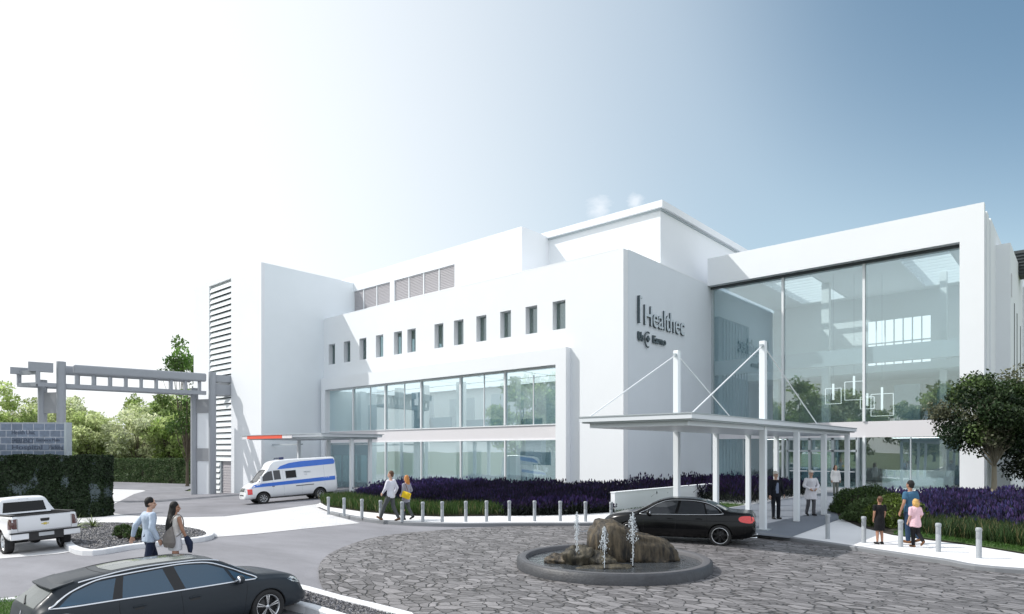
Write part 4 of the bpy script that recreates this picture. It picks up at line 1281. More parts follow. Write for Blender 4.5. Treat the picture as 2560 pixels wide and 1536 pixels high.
redhair = pm('hair_ginger', (.50, .20, .045), rough=.5, var=.25, scale=30, bump=.4, stretch=(5,5,1))
blond = pm('hair_blond', (.62, .38, .12), rough=.5, var=.25, scale=30, bump=.4, stretch=(5,5,1))
greyhair = pm('hair_grey', (.45, .43, .40), rough=.6, var=.2, scale=30, bump=.4)
shoe_b = cloth('shoe_black', (.02, .02, .022)); shoe_t = cloth('shoe_brown', (.16, .08, .04))

def at_px(px, py, dz): return P(px, py, dz)
def camp(X, D): 
    q = W(X, D); return Vector((q.x, q.y, gz(q.x, q.y)))

# the couple between estate car and gravel island
pale_blue = cloth('shirt_pale_blue', (.46, .54, .66)); navy = cloth('jeans_navy', (.018, .026, .055))
person('man in a loose pale blue shirt and navy jeans striding away beside the gravel island', camp(-7.95, 14.3), .62, .78, 1.80,
       dict(er=(-.06, -.27, 1.12), wr=(.06, -.30, .88), el=(-.16, .27, 1.16), wl=(-.20, .33, .92), head=(.03, 0, 1.625), face=R(-25),
            kl=(.14, .09, .50), al=(.10, .09, .10), kr=(-.06, -.09, .50), ar=(-.22, -.09, .14), fzr=-.35),
       skin_l, pale_blue, navy, shoe_b, blackhair, top_hem=.82)
beige = cloth('top_beige', (.50, .46, .42)); white_c = cloth('shorts_white', (.70, .70, .73)); ctop = cloth('top_cream', (.72, .69, .66))
wpos = camp(-7.42, 14.35)
pw, jw = person('woman with long black hair and grey shoulder bag walking beside the man in pale blue', wpos, .55, .84, 1.68,
       dict(er=(.04, -.23, 1.14), wr=(.14, -.24, .92), el=(-.03, .21, 1.12), wl=(.04, .22, .88), kl=(.10, .08, .50), al=(.06, .08, .10), kr=(-.05, -.08, .50), ar=(-.14, -.08, .11), wide=.88, face=R(-35), head=(.015, 0, 1.62)),
       skin_d, ctop, white_c, shoe_t, blackhair, sleeves='none', bottom='skirt', hem=.64, hair_len=.60, hair_w=.95)
bagm = cloth('bag_grey', (.20, .18, .17)); bags = []
def carried(name, label, cat, root, parts_fn, mat):
    t = thing(name, label, cat, tuple(root.location), root.rotation_euler.z, scale=root.scale[0])
    parts_fn(t, mat); return t
def f_bag(t, mat):
    m = MB(); loft(m, [(-.16, -.06, .74, .075, .15), (-.17, -.06, .85, .105, .20), (-.16, -.05, 1.0, .085, .175), (-.14, -.05, 1.12, .05, .11), (-.12, -.06, 1.20, .03, .05)]); fuse(m, 'bag_body', mat, t, wrinkle=.016)
    m = MB(); m.tube(smooth_path([Vector(p) for p in ((-.14, -.02, 1.15), (-.13, -.12, 1.36), (-.02, -.16, 1.47), (.10, -.16, 1.36), (.08, -.2, 1.1), (-.08, -.22, .98))], 5), .012, 6); m.build('strap', mat, t)
carried('shoulder_bag', 'large slouchy grey shoulder bag on the back of the woman with long black hair', 'bag', pw, f_bag, bagm)
def f_jk(t, mat):
    m = MB(); loft(m, [(.20, -.29, .58, .03, .07), (.20, -.29, .68, .05, .09), (.19, -.28, .82, .07, .10), (.16, -.26, .93, .06, .07), (.14, -.25, .97, .03, .04)])
    capsule(m, (.22, -.22, .80), (.24, -.20, .60), .035, .025); capsule(m, (.16, -.34, .78), (.17, -.36, .62), .03, .022)
    fuse(m, 'jacket_cloth', mat, t, wrinkle=.02)
carried("folded_jacket", 'dark jacket hanging from the hand of the woman with the grey bag', 'jacket', pw, f_jk, navy)

# couple on the left walk
grey_t = cloth('trousers_grey', (.085, .092, .095)); shirt_w = cloth('shirt_white', (.70, .70, .78)); grey_c = cloth('coat_grey', (.30, .30, .36))
q = at_px(977, 1303, .12)
person('man in a white shirt and grey trousers taking a long stride along the left walk', q, -.93, .36, 1.84,
       dict(hip=(0, 0, .90), kl=(.22, .08, .52), al=(.36, .08, .13), fl=(.8, .1), fzl=.35, kr=(-.04, -.09, .50), ar=(-.26, -.09, .12), fzr=-.30,
            el=(.08, .22, 1.13), wl=(.22, .18, .98), er=(-.10, -.25, 1.15), wr=(.02, -.30, .95), hl=(.02, .085, .87), hr=(0, -.085, .87), face=R(18)),
       skin_l, shirt_w, grey_t, shoe_t, brownhair, top_hem=.86)
q2 = at_px(1016, 1300, .12)
pw2, _ = person('ginger haired woman in a grey jacket walking close behind the man in the white shirt', q2, -.90, .44, 1.66,
       dict(kl=(.10, .08, .52), al=(.06, .08, .09), kr=(-.02, -.08, .50), ar=(-.24, -.08, .16), fzr=-.5, el=(.0, .22, 1.14), wl=(.14, .16, 1.0), er=(-.06, -.24, 1.15), wr=(.10, -.22, 1.02), wide=.92),
       skin_l, grey_c, grey_t, shoe_b, redhair, hair_len=.30, top_hem=.70, coat_len=.16)
yel = cloth('bag_yellow', (.80, .55, .03), .06)
def f_yb(t, mat):
    m = MB(); m.obox((-.16, .24, .99), (1, .2, .35), (-.2, 1, 0), (-.35, 0, 1), .17, .065, .125); m.ell((-.16, .25, 1.0), .16, .08, .13, 14, 8)
    fuse(m, 'bag_body', mat, t, voxel=.014, smooth=4)
    m = MB(); m.tube(smooth_path([Vector(p) for p in ((-.27, .24, 1.06), (-.18, .22, 1.28), (-.03, .17, 1.46), (.06, .20, 1.30), (-.02, .25, 1.10))], 5), .010, 6); m.build('strap', shoe_t, t)
carried('handbag', 'bright yellow handbag on the shoulder of the ginger haired woman', 'bag', pw2, f_yb, yel)

# father and two girls on the right walk
tshirt = cloth('tshirt_blue', (.05, .13, .22)); jeans = cloth('jeans_blue', (.025, .05, .10))
q = at_px(2276, 1358, .12)
person('man with short black hair in a blue t-shirt and jeans walking with two children', q, -.30, .95, 1.74,
       dict(kl=(.02, .09, .49), al=(-.02, .09, .09), kr=(.0, -.09, .50), ar=(-.20, -.09, .16), fzr=-.4, el=(-.02, .26, 1.13), wl=(.08, .27, .88), er=(-.04, -.25, 1.13), wr=(.0, -.28, .88), wide=1.06),
       skin_d, tshirt, jeans, shoe_t, blackhair, sleeves='short')
pink = cloth('shirt_pink', (.75, .50, .56)); legg = cloth('leggings_black', (.012, .012, .014))
q = at_px(2288, 1368, .12)
person('child with golden hair, pink shirt and black leggings behind the man in blue', q, -.12, .99, 1.30,
       dict(kl=(.03, .07, .50), al=(.0, .07, .09), kr=(-.02, -.08, .52), ar=(-.26, -.10, .24), fzr=-.9, er=(-.05, -.20, 1.15), wr=(.06, -.20, .97), el=(-.02, .21, 1.14), wl=(.05, .24, .92), head=(.015, 0, 1.60), hip=(0, 0, .95), wide=.95),
       skin_l, pink, legg, shoe_t, blond, sleeves='half', hair_len=.17, hair_w=1.0, top_hem=.72, coat_len=.20)
blackd = cloth('dress_black', (.010, .010, .012))
q = at_px(2199, 1361, .12)
person('girl in a knee length black dress standing left of the man in blue', q, -.05, 1.0, 1.32,
       dict(kl=(.02, .08, .49), kr=(.02, -.08, .49), wide=.9, er=(.0, -.20, 1.14), wr=(.05, -.19, .95), el=(.0, .20, 1.14), wl=(.05, .20, .92), head=(.0, 0, 1.62)),
       skin_d, blackd, blackd, shoe_b, brownhair, sleeves='short', bottom='dress', hem=.50)
# three people near the entrance
blackj = cloth('jacket_black', (.012, .014, .020)); tee = cloth('tshirt_greyblue', (.22, .26, .36))
q = at_px(1939, 1298, .13)
person('man in a black jacket and grey blue t-shirt with a pale visor under the canopy', q, .15, -.98, 1.79,
       dict(kl=(.03, .10, .49), al=(-.01, .11, .09), kr=(.02, -.10, .49), el=(-.02, .27, 1.14), wl=(.08, .28, .90), wide=1.08),
       skin_l, blackj, blackj, shoe_b, greyhair, cap=cloth('cap_pale', (.62, .60, .54)), tie=tee, top_hem=.80)
coatm = cloth('coat_white', (.66, .66, .70)); darkt = cloth('trousers_dark', (.10, .10, .11))
q = at_px(2027, 1290, .13)
person('older person in a long white coat walking out under the canopy', q, .05, -1.0, 1.80,
       dict(kl=(.06, .09, .50), al=(.04, .09, .10), kr=(.0, -.09, .50), ar=(-.14, -.09, .13), fzr=-.3, el=(.03, .28, 1.16), wl=(.16, .14, 1.04), er=(.03, -.28, 1.16), wr=(.16, -.14, 1.04), wide=1.08),
       skin_l, coatm, darkt, shoe_b, greyhair, coat_len=.30, cap=cloth('cap_cream', (.70, .66, .60)))
q = W((2089-1280)/CF*37.3, 37.3, .14)
person('woman in a white hooded jacket and grey trousers standing by the entrance doors', q, .0, -1.0, 1.72,
       dict(wide=.95), skin_l, cloth('jacket_white', (.78, .77, .76)), cloth('trousers_greygreen', (.17, .18, .16)), shoe_b, brownhair, hair_len=.20, coat_len=.16)
# ---------------------------------------------------------------- terrain and paving
def terrain():
    xs = []
    def axis(lo, hi, step, far):
        a = [lo-far, lo-far*.55, lo-far*.3, lo-far*.15, lo-far*.07, lo-far*.03]
        n = int((hi-lo)/step)
        a += [lo+i*step for i in range(n+1)]
        a += [hi+far*.03, hi+far*.07, hi+far*.15, hi+far*.3, hi+far*.55, hi+far]
        return a
    ax = axis(-76, 32, 1.5, 1500); ay = axis(-4, 92, 1.5, 1500)
    mb = MB(); nx, ny = len(ax), len(ay)
    vs = [(x, y, gz(x, y)-.07) for y in ay for x in ax]
    fs = [(j*nx+i, j*nx+i+1, (j+1)*nx+i+1, (j+1)*nx+i) for j in range(ny-1) for i in range(nx-1)]
    mb.add(vs, fs, 0, True)
    return mb.build('ground', [meadow])
meadow = pm('meadow', (.10, .13, .05), rough=.95, var=.35, scale=.4, bump=.3)
ground = terrain(); ground['kind'] = 'structure'

# road: asphalt from the near left round to the ambulance bay and the court
road_poly = [W(-60, 4)[:2], W(30, 4)[:2], W(30, 12)[:2], P2(2560, 1455), P2(1940, 1343), P2(1500, 1312), P2(1100, 1316), P2(826, 1288),
             P2(850, 1262), P2(880, 1240), (-38, 33), (-50, 33), (-66, 26.5), W(-34, 66)[:2], W(-40, 80)[:2], W(-62, 84)[:2], W(-74, 80)[:2], W(-60, 40)[:2]]
sheet('road', road_poly, asph, 0.0, 1.0)

# pale block paving band crossing the road mouth, and the pale walk round the ivy wall
pale = [P2(0, 1398), P2(60, 1393), P2(150, 1385), P2(212, 1374), P2(520, 1345), P2(640, 1336), P2(760, 1323), P2(900, 1309),
        P2(826, 1288), P2(826, 1262), P2(800, 1259), P2(668, 1277), P2(560, 1291), P2(450, 1293), P2(330, 1289), P2(284, 1283), P2(263, 1270),
        P2(303, 1252), P2(335, 1236), P2(364, 1228), P2(358, 1225.5), P2(258, 1223), W(-34, 40)[:2], W(-40, 34)[:2], W(-22, 17.5)[:2]]
sheet('forecourt_paving', pale, pale_pave, .012, 1.2)
# darker drive between the walk and the tower
drive = [P2(262, 1272), P2(285, 1284), P2(330, 1290), P2(450, 1294), P2(560, 1292), P2(668, 1278), P2(800, 1260), P2(840, 1257), P2(880, 1238), (-38, 32.6), (-51, 32.6), (-51, 26.5), (-66, 26.5),
         W(-36, 76)[:2], W(-52, 83)[:2], P2(258, 1208), P2(258, 1222), P2(358, 1224.5), P2(366, 1228), P2(336, 1237), P2(304, 1253)]
sheet('drive', drive, asph_d, .024, 1.2)

# flagstone court
left_arc = [P2(1190, 1320.5), P2(1020, 1334), P2(930, 1347), P2(868, 1366), P2(822, 1388), P2(800, 1412), P2(797, 1440), P2(806, 1470), P2(822, 1500), P2(845, 1545)]
court = [P2(1640, 1318.5), P2(1540, 1315.5), P2(1300, 1316)] + smooth_path(left_arc, 5) + [W(-3.0, 8)[:2], W(4, 5)[:2], W(20, 5)[:2], W(22, 10)[:2], W(18, 12.3)[:2], P2(2560, 1437), P2(2350, 1410), P2(2190, 1386), P2(2060, 1366), P2(1930, 1347), P2(1800, 1332)]
sheet('courtyard_paving', court, flag, .022, .8)
fr = offset_poly(smooth_path([P2(1300, 1319)]+left_arc[:6], 4), .16)
# ragged stone edge where flagstones meet the asphalt is left to the pattern

# ---------- left sidewalk (bollards) and bed
KL = [P2(826, 1286), P2(872, 1296), P2(930, 1306), P2(985, 1311.5), P2(1050, 1315), P2(1150, 1317), P2(1290, 1316), P2(1420, 1316), P2(1560, 1316), P2(1700, 1322), P2(1800, 1332), P2(1930, 1347), P2(2060, 1366), P2(2190, 1386), P2(2350, 1410), P2(2560, 1437), W(17, 12.3)[:2]]
KLs = smooth_path(KL, 6)
KLs = [KLs[0]] + KLs
kerb('kerb', KLs, .22, .13, kerb_m)
walk_in = offset_poly(KLs, .10)
bed_front = [P2(800, 1257, .12), P2(820, 1268, .12), P2(900, 1279, .12), P2(1000, 1289, .12), P2(1100, 1292, .12), P2(1260, 1290, .12), P2(1400, 1288, .12), P2(1534, 1281, .12)]
walk = walk_in[:] + [W(19, 15)[:2], P2(2620, 1391, .12), P2(2560, 1386, .12), P2(2440, 1366, .12), P2(2330, 1352, .12), P2(2230, 1338, .12), P2(2150, 1318, .12),
        P2(2098, 1296, .12), P2(2085, 1270, .12), P2(2090, 1252, .12), (-5.5, 44.6), (-20.2, 44.6), (-20.2, 30.6), (-12.2, 30.6), (-12.2, 24.4), (-15.0, 24.4), P2(1534, 1281, .12)] + bed_front[::-1] + [P2(790, 1268, .05)]
sheet('sidewalk', walk, conc, .12, 1.2)
grey = [(-12.1, 40), (-12.1, 16.9), P2(1700, 1318, .12), P2(1800, 1328, .12), P2(1972, 1346, .12), P2(2112, 1294, .12), P2(2150, 1275, .12), (-6.7, 36), (-6.7, 44.0), (-12.1, 44.0)]  # outline of the canopy's shadow, painted as a sheet over the walk
sheet('canopy_shade_sheet', grey, shade_pave, .128, 1.2)
# steps in front of the entrance doors
mb = MB()
mb.box(-20.0, -5.6, 43.1, 44.55, .13, .26); mb.box(-20.0, -5.6, 43.5, 44.56, .26, .38)
o = mb.build('entrance_steps', conc); o['kind'] = 'structure'

# soils of the planting beds
sheet('left_bed_soil', [tuple(p) for p in bed_front] + [(-15.0, 24.4), (-15.0, 31), (-20.2, 31), (-20.4, 32.7), (-36.3, 32.2), (-36.3, 27.0)], soil, .135, 1.2)
bed_right = [P2(2098, 1296, .12), P2(2150, 1318, .12), P2(2230, 1338, .12), P2(2330, 1352, .12), P2(2440, 1366, .12), P2(2560, 1386, .12), P2(2620, 1391, .12), W(24, 16)[:2], W(40, 22)[:2], (14, 43.9), (-5.5, 43.9), P2(2090, 1252, .12), P2(2085, 1270, .12)]
sheet('right_bed_soil', bed_right, soil, .135, 1.2)

# ---------- gravel island behind the couple, gravel strip at lower right, grass at lower left
isl = [P2(165, 1349, .13), P2(217, 1377, .13), P2(330, 1363, .13), P2(430, 1352, .13), P2(505, 1344, .13), P2(526, 1334, .13), P2(505, 1323, .13), P2(430, 1313, .13), P2(300, 1306, .13), P2(176, 1310, .13)]
isls = smooth_path(isl, 5, True)
kerb('island_kerb', isls, .24, .16, kerb_w, closed=True)
sheet('gravel_island', offset_poly(isls, .1, True) if False else isls, gravel, .12, .8, kind='stuff')
st_top = [P2(690, 1455, .1), P2(765, 1474, .1), P2(850, 1498, .1), P2(930, 1517, .1), P2(1018, 1540, .1), P2(1035, 1560, .1)]
st_bot = [P2(980, 1600, .1), P2(880, 1552, .1), P2(775, 1519, .1), P2(690, 1500, .1)]
strip = st_top + st_bot
kerb('strip_kerb', strip, .2, .15, kerb_w, closed=True)
sheet('gravel_strip', strip, gravel, .11, .6, kind='stuff')
gl = [P2(-60, 1516, 0), P2(40, 1506, 0), P2(150, 1497, 0), P2(260, 1510, 0), P2(300, 1600, 0), P2(-60, 1640, 0)]
kerb('lawn_kerb', gl[:3], .14, .10, kerb_w)
sheet('lawn_patch', gl, lawn_m, .05, .5)

def rand_in_poly(poly, n):
    poly = np.array([tuple(p)[:2] for p in poly])
    lo = poly.min(0); hi = poly.max(0)
    out = np.zeros((0, 2))
    while len(out) < n:
        q = rng.uniform(lo, hi, (n*2, 2))
        ins = np.zeros(len(q), bool); j = len(poly)-1
        for i in range(len(poly)):
            a = poly[i]; b = poly[j]
            c = (a[1] > q[:, 1]) != (b[1] > q[:, 1])
            with np.errstate(divide='ignore', invalid='ignore'):
                xx = (b[0]-a[0])*(q[:, 1]-a[1])/(b[1]-a[1]) + a[0]
            ins ^= c & (q[:, 0] < xx); j = i
        out = np.concatenate([out, q[ins]])
    return out[:n]

def gzv(xy): return np.array([gz(a, b) for a, b in xy])

def blades(xy, h, w, col, z0=None, lean=.35, hj=.4):
    """upright pointed blades: n x 4 x 3"""
    n = len(xy)
    z = gzv(xy)+.13 if z0 is None else z0
    base = np.stack([xy[:, 0], xy[:, 1], z], 1)
    hh = (h*(1+hj*rng.uniform(-1, 1, n)))
    a = rng.uniform(0, 2*PI, n)
    side = np.stack([np.cos(a), np.sin(a), np.zeros(n)], 1)*w/2
    ln = rng.normal(size=(n, 2))*lean
    tip = base + np.stack([ln[:, 0]*hh, ln[:, 1]*hh, hh], 1)
    mid = base*.5+tip*.5 + np.array([0, 0, .1])*hh[:, None]
    V = np.stack([base-side*.5, mid-side, tip, mid+side], 1)
    C = np.array(col)[None]*rng.uniform(.6, 1.35, (n, 1))
    return V, C

# real pebbles on the near gravel
def pebbles(poly, n, s, zoff, name):
    xy = rand_in_poly(poly, n)
    z = gzv(xy)+zoff
    V = []; F = []
    base = [(-1,0,0),(1,0,0),(0,-1,0),(0,1,0),(0,0,.6),(0,0,-.3)]
    fc = [(0,2,4),(2,1,4),(1,3,4),(3,0,4)]
    mb = MB()
    for k in range(n):
        a = rng.uniform(0, PI); ca, sa = math.cos(a), math.sin(a)
        sx, sy, sz = s*rng.uniform(.5, 1.2), s*rng.uniform(.4, .9), s*rng.uniform(.5, 1.0)
        tx = rng.uniform(-.4, .4)
        vs = []
        for (x, y, zz) in base[:5]:
            X = x*sx; Y = y*sy
            vs.append((xy[k, 0]+X*ca-Y*sa, xy[k, 1]+X*sa+Y*ca, z[k]+zz*sz+x*tx*sx*.5))
        mb.add(vs, fc, 0 if rng.random() < .86 else 1)
    o = mb.build(name, [gr1, gr2]); o['kind'] = 'stuff'
    return o
gr1 = pm('gravel_dark', (.045, .045, .052), rough=.5, var=.5, scale=20)
gr2 = pm('gravel_light', (.17, .17, .19), rough=.6, var=.3, scale=20)
pebbles(isls, 5200, .055, .13, 'gravel_stones')
pebbles(strip, 3200, .045, .12, 'gravel_stones')
# grass bottom left and small lawn by the entrance
xy = rand_in_poly(gl, 5000)
V, C = blades(xy, .09, .012, (.09, .19, .035), z0=gzv(xy)+.05, lean=.5)
o = quads_mesh('grass', V, C, leaf); o['kind'] = 'stuff'
lawn2 = [(-12.2, 24.4), (-12.2, 30.6), (-15.0, 30.6), (-15.0, 23.2), P2(1534, 1281, .12), P2(1600, 1290, .12)]
sheet('entrance_lawn', lawn2, lawn_m, .14, 1.2)
xy = rand_in_poly(lawn2, 5000)
V, C = blades(xy, .08, .016, (.045, .11, .015), z0=gzv(xy)+.14, lean=.5)
o = quads_mesh('lawn_grass', V, C, leaf); o['kind'] = 'stuff'
lawn3 = [P2(2380, 1357, .12), P2(2560, 1385, .12), P2(2640, 1392, .12), P2(2640, 1372, .12), P2(2560, 1366, .12), P2(2440, 1350, .12), P2(2330, 1338, .12), P2(2250, 1330, .12), P2(2230, 1338, .12)]
sheet('bed_lawn', lawn3, lawn_m, .15, 1.2)
xy = rand_in_poly(lawn3, 4000)
V, C = blades(xy, .08, .014, (.05, .12, .02), z0=gzv(xy)+.15, lean=.5)
o = quads_mesh('bed_grass', V, C, leaf); o['kind'] = 'stuff'
# ---------------------------------------------------------------- the hospital
hosp = thing('hospital_building', 'large white rendered hospital with stepped flat roofs and tall glazed entrance hall', 'building', (-20.3, 32.8, 0))
def part(mb, name, mats, parent=hosp, label=None): return mb.build(name, mats, parent, world=True, label=label)
YF, YG, XW = 32.8, 44.8, -20.3
# small windows of the second floor, read off the photo
wl = [(147,203),(280,338),(418,480),(564,629),(723,794),(842,916),(1081,1160),(1253,1338),(1451,1540),(1662,1757),(1886,1989),(2125,2238)]
wins = []
for a, b in wl:
    wins.append((on_y(780+.28306*a, YF), on_y(780+.28306*b, YF)))
holes = [(-50.6+51.7, -24.9+51.7, -3, 8.07)] + [(a+51.7, b+51.7, 10.35, 12.15) for a, b in wins]
mb = MB()
mb.wall((-51.7, YF, 0), (1,0,0), (0,-1,0), (0, 51.7+XW), (-1.5, 14.5), holes, .5)
part(mb, 'front_wall', white)
# window reveals are the wall thickness; pane, blind and frame stand in them
for a, b in wins:
    m = MB(); yy = YF+.38; t = .05
    m.box(a, b, yy, yy+.06, 12.15-t, 12.15); m.box(a, b, yy, yy+.06, 10.35, 10.35+t)
    m.box(a, a+t, yy, yy+.06, 10.35+t, 12.15-t); m.box(b-t, b, yy, yy+.06, 10.35+t, 12.15-t)
    f = part(m, 'window', frame_g)
    m = MB(); m.box(a+t, b-t, yy+.025, yy+.035, 10.35+t, 12.15-t); part(m, 'pane', glass2, f)
    m = MB()
    w = b-a
    m.box(a+t, b-t, yy+.3, yy+.31, 10.3, 12.2); part(m, 'blind', inner_w, f)
# grey flank wall with the sign, side and back walls, roof deck
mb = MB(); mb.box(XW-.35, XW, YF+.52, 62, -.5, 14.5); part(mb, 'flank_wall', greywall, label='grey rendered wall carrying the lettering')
mb = MB(); mb.box(-51.7, XW-.37, YF+.52, 62, 14.1, 14.3); part(mb, 'roof_deck', white)
mb = MB(); mb.box(XW-.38, XW+.004, YF+.5, 44.2, 14.5, 14.56); mb.box(-51.4, XW-.38, YF-.004, YF+.5, 14.5, 14.56)
part(mb, 'parapet_cap', white)
# tower
mb = MB()
mb.wall((-64.8, 26.9, 0), (1,0,0), (0,-1,0), (0, 13.2), (-1.8, 18.4), [(64.8-61.4, 64.8-57.0, -2.5, 18.0)], .3)
mb.box(-64.8, -64.4, 27.2, 38, -1.8, 18.4); mb.box(-64.4, -52.0, 27.2, 38, 17.9, 18.38)
part(mb, 'tower_wall', white)
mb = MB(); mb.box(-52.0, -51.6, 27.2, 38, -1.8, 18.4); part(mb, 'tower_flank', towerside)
mb = MB(); mb.box(-61.4, -57.0, 27.45, 27.5, -1.8, 18.0); part(mb, 'louvre_backing', dark_gap)
for k in range(37):
    z = -1.35+k*.52
    m = MB()
    x0 = -61.35; x1 = -57.05
    if z < 1.7: x1 = -59.4
    m.add([(x0, 26.90, z), (x1, 26.90, z), (x1, 27.06, z+.43), (x0, 27.06, z+.43), (x0, 26.97, z-.01), (x1, 26.97, z-.01), (x1, 27.13, z+.42), (x0, 27.13, z+.42)][::1],
          [(0,1,2,3), (7,6,5,4), (3,2,6,7), (0,4,5,1), (0,3,7,4), (1,5,6,2)])
    part(m, 'louvre_slat', slat_m)
m = MB(); m.box(-59.3, -59.15, 26.98, 27.2, -1.5, 1.95); m.box(-57.2, -57.05, 26.98, 27.2, -1.5, 1.95); m.box(-59.15, -57.2, 26.98, 27.2, 1.75, 1.95)
d = part(m, 'service_door', frame_g)
m = MB(); m.box(-59.15, -57.2, 27.12, 27.18, -1.5, 1.75)
for k in range(12): m.box(-59.0, -57.35, 27.09, 27.12, -1.2+k*.24, -1.12+k*.24)
part(m, 'door_leaf', louvre_m, d)
# penthouses
mb = MB()
mb.wall((-60, 36, 0), (1,0,0), (0,-1,0), (0, 60-30.85), (14.3, 18.75), [(5.9, 60-46.15, 15.75, 17.6), (60-45.55, 60-37.9, 15.75, 17.6)], .3)
mb.box(-31.15, -30.85, 36.3, 60, 14.3, 18.75); mb.box(-60, -30.85, 36, 60, 18.75, 19.0)
part(mb, 'penthouse_wall', white)
for (a, b) in ((-54.1, -46.15), (-45.55, -37.9)):
    n = 4; w = (b-a)/n
    for k in range(n):
        m = MB(); x0 = a+k*w+.05; x1 = a+(k+1)*w-.05
        m.box(x0, x1, 36.16, 36.2, 15.75, 17.6)
        for j in range(14): m.box(x0+.01, x1-.01, 36.11, 36.16, 15.8+j*.13, 15.87+j*.13)
        part(m, 'louvre_panel', louvre_m)
        if k: 
            m = MB(); m.box(a+k*w-.05, a+k*w+.05, 36.06, 36.2, 15.75, 17.6); part(m, 'louvre_post', frame_w)
mb = MB(); mb.box(-45, -21.4, 39.2, 60, 14.3, 18.74); part(mb, 'roof_storey_wall', white)
mb = MB(); mb.box(-45.3, -21.1, 38.9, 60.3, 18.85, 19.3); o = part(mb, 'roof_edge', white)
mb = MB(); mb.box(-45.1, -21.3, 39.1, 60.1, 18.74, 18.85); part(mb, 'roof_edge_joint', frame_g)

# glazed two-storey bay with a thick white surround
mb = MB()
mb.wall((-51.2, 32.3, 0), (1,0,0), (0,-1,0), (0, 27.1), (-1.6, 9.1), [(.6, 26.3, -3, 8.07)], .5)
part(mb, 'bay_surround', white)
mx = [-50.6, -46.9, -42.5, -38.1, -33.8, -29.5, -24.9]
mb = MB(); mb.box(-50.6, -24.9, 32.72, 33.1, 3.42, 4.34); part(mb, 'spandrel_band', spandrel)
for z0, z1 in ((3.37, 3.43), (4.33, 4.40)):
    mb = MB(); mb.box(-50.6, -24.9, 32.66, 32.9, z0, z1); part(mb, 'transom', frame_w)
mb = MB(); mb.box(-50.6, -24.9, 32.68, 32.84, 7.97, 8.07); part(mb, 'transom', frame_w)
for i, x in enumerate(mx[1:-1]):
    mb = MB(); mb.box(x-.07, x+.07, 32.64, 32.86, 4.40, 7.97); part(mb, 'mullion', frame_w)
    mb = MB(); mb.box(x-.05, x+.05, 32.66, 32.86, -1.2, 3.37); part(mb, 'mullion', frame_w)
for i in range(6):
    a, b = mx[i]+.07, mx[i+1]-.07
    mb = MB(); mb.box(a, b, 32.76, 32.78, 4.40, 7.97); part(mb, 'glass_pane', glass)
    mb = MB(); mb.box(a, b, 32.76, 32.78, -1.2, 3.37); part(mb, 'glass_pane', glass)
    if i in (1, 2, 4, 5):
        xm = (a+b)/2+.15
        mb = MB(); mb.box(xm-.025, xm+.025, 32.72, 32.82, 4.40, 7.6 if i == 5 else 7.97); part(mb, 'mullion', frame_w)
# entrance to the ambulance bay: dark sliding doors at the left end
mb = MB(); mb.box(-50.55, -45.2, 33.0, 33.06, 2.3, 3.37)
for x in (-50.5, -49.0, -47.2, -45.3): mb.box(x-.06, x+.06, 32.95, 33.06, -1.2, 2.3)
part(mb, 'door_frame', frame_g)
for a, b in ((-50.44, -49.06), (-48.94, -47.26), (-47.14, -45.36)):
    mb = MB(); mb.box(a, b, 32.99, 33.02, -1.1, 2.3); part(mb, 'door_leaf', glass2)
# rooms behind the bay
mb = MB(); mb.box(-50.8, -24.7, 33.1, 41, 3.55, 4.2); mb.box(-50.8, -24.7, 33.32, 41, -1.4, -.02) ; mb.box(-51.4, -24.7, 33.32, 41, 8.1, 8.3)
part(mb, 'floor_slab', inner_w)
mb = MB(); mb.box(-50.9, -24.7, 40.6, 40.9, -.02, 3.55); mb.box(-50.9, -24.7, 40.6, 40.9, 4.2, 8.1); mb.box(-24.85, -24.6, 33.32, 40.6, -.02, 8.1); mb.box(-51.0, -50.7, 33.32, 40.6, -.02, 8.1)
part(mb, 'inner_wall', inner_w)
mb = MB()
for x in (-49.6, -44.2, -40.9, -36.6, -31.0): mb.box(x-.28, x+.28, 35.2, 35.75, -.02, 3.55); mb.box(x-.28, x+.28, 35.2, 35.75, 4.2, 8.1)
part(mb, 'inner_column', inner_w)
mb = MB()
for a, b, z0, z1, y in ((-50, -47.6, 4.2, 6.9, 36.5), (-43.6, -41.6, 4.2, 7.3, 37), (-40.2, -37.3, 4.2, 7.0, 37.6), (-35.8, -32.4, 4.2, 7.2, 38), (-28.9, -25.6, 4.2, 7.2, 36.4),
                        (-44.0, -42.6, 0, 2.6, 35.6), (-37.4, -36.0, 0, 2.7, 37), (-32.6, -29.8, 0, 2.7, 36)):
    mb.box(a, b, y, y+.12, z0, z1)
part(mb, 'partition', inner_grey)
mb = MB()
for a, b, z0, z1, y in ((-30.3, -27.6, 1.7, 2.6, 35.2), (-27.0, -25.0, -.02, 2.2, 35.0), (-42.4, -38.2, 4.2, 5.4, 35.9), (-38.0, -33.0, 4.2, 5.1, 36.2), (-45.6, -43.8, 4.2, 7.9, 38), (-31.6, -29.0, 4.2, 5.0, 36.0)):
    mb.box(a, b, y, y+.1, z0, z1)
part(mb, 'inner_screen', inner_teal)
for z in (3.5, 8.05):  # glowing panels added to brighten the rooms, in place of a plain ceiling
    for k in range(6):
        mb = MB(); x = -48.6+k*4.4; mb.box(x-2.0, x+2.0, 33.9, 36.6, z, z+.03); part(mb, 'ceiling_fill', fillglow)
        mb = MB(); mb.box(x-2.0, x+2.0, 37.2, 39.9, z, z+.03); part(mb, 'ceiling_fill', fillglow)

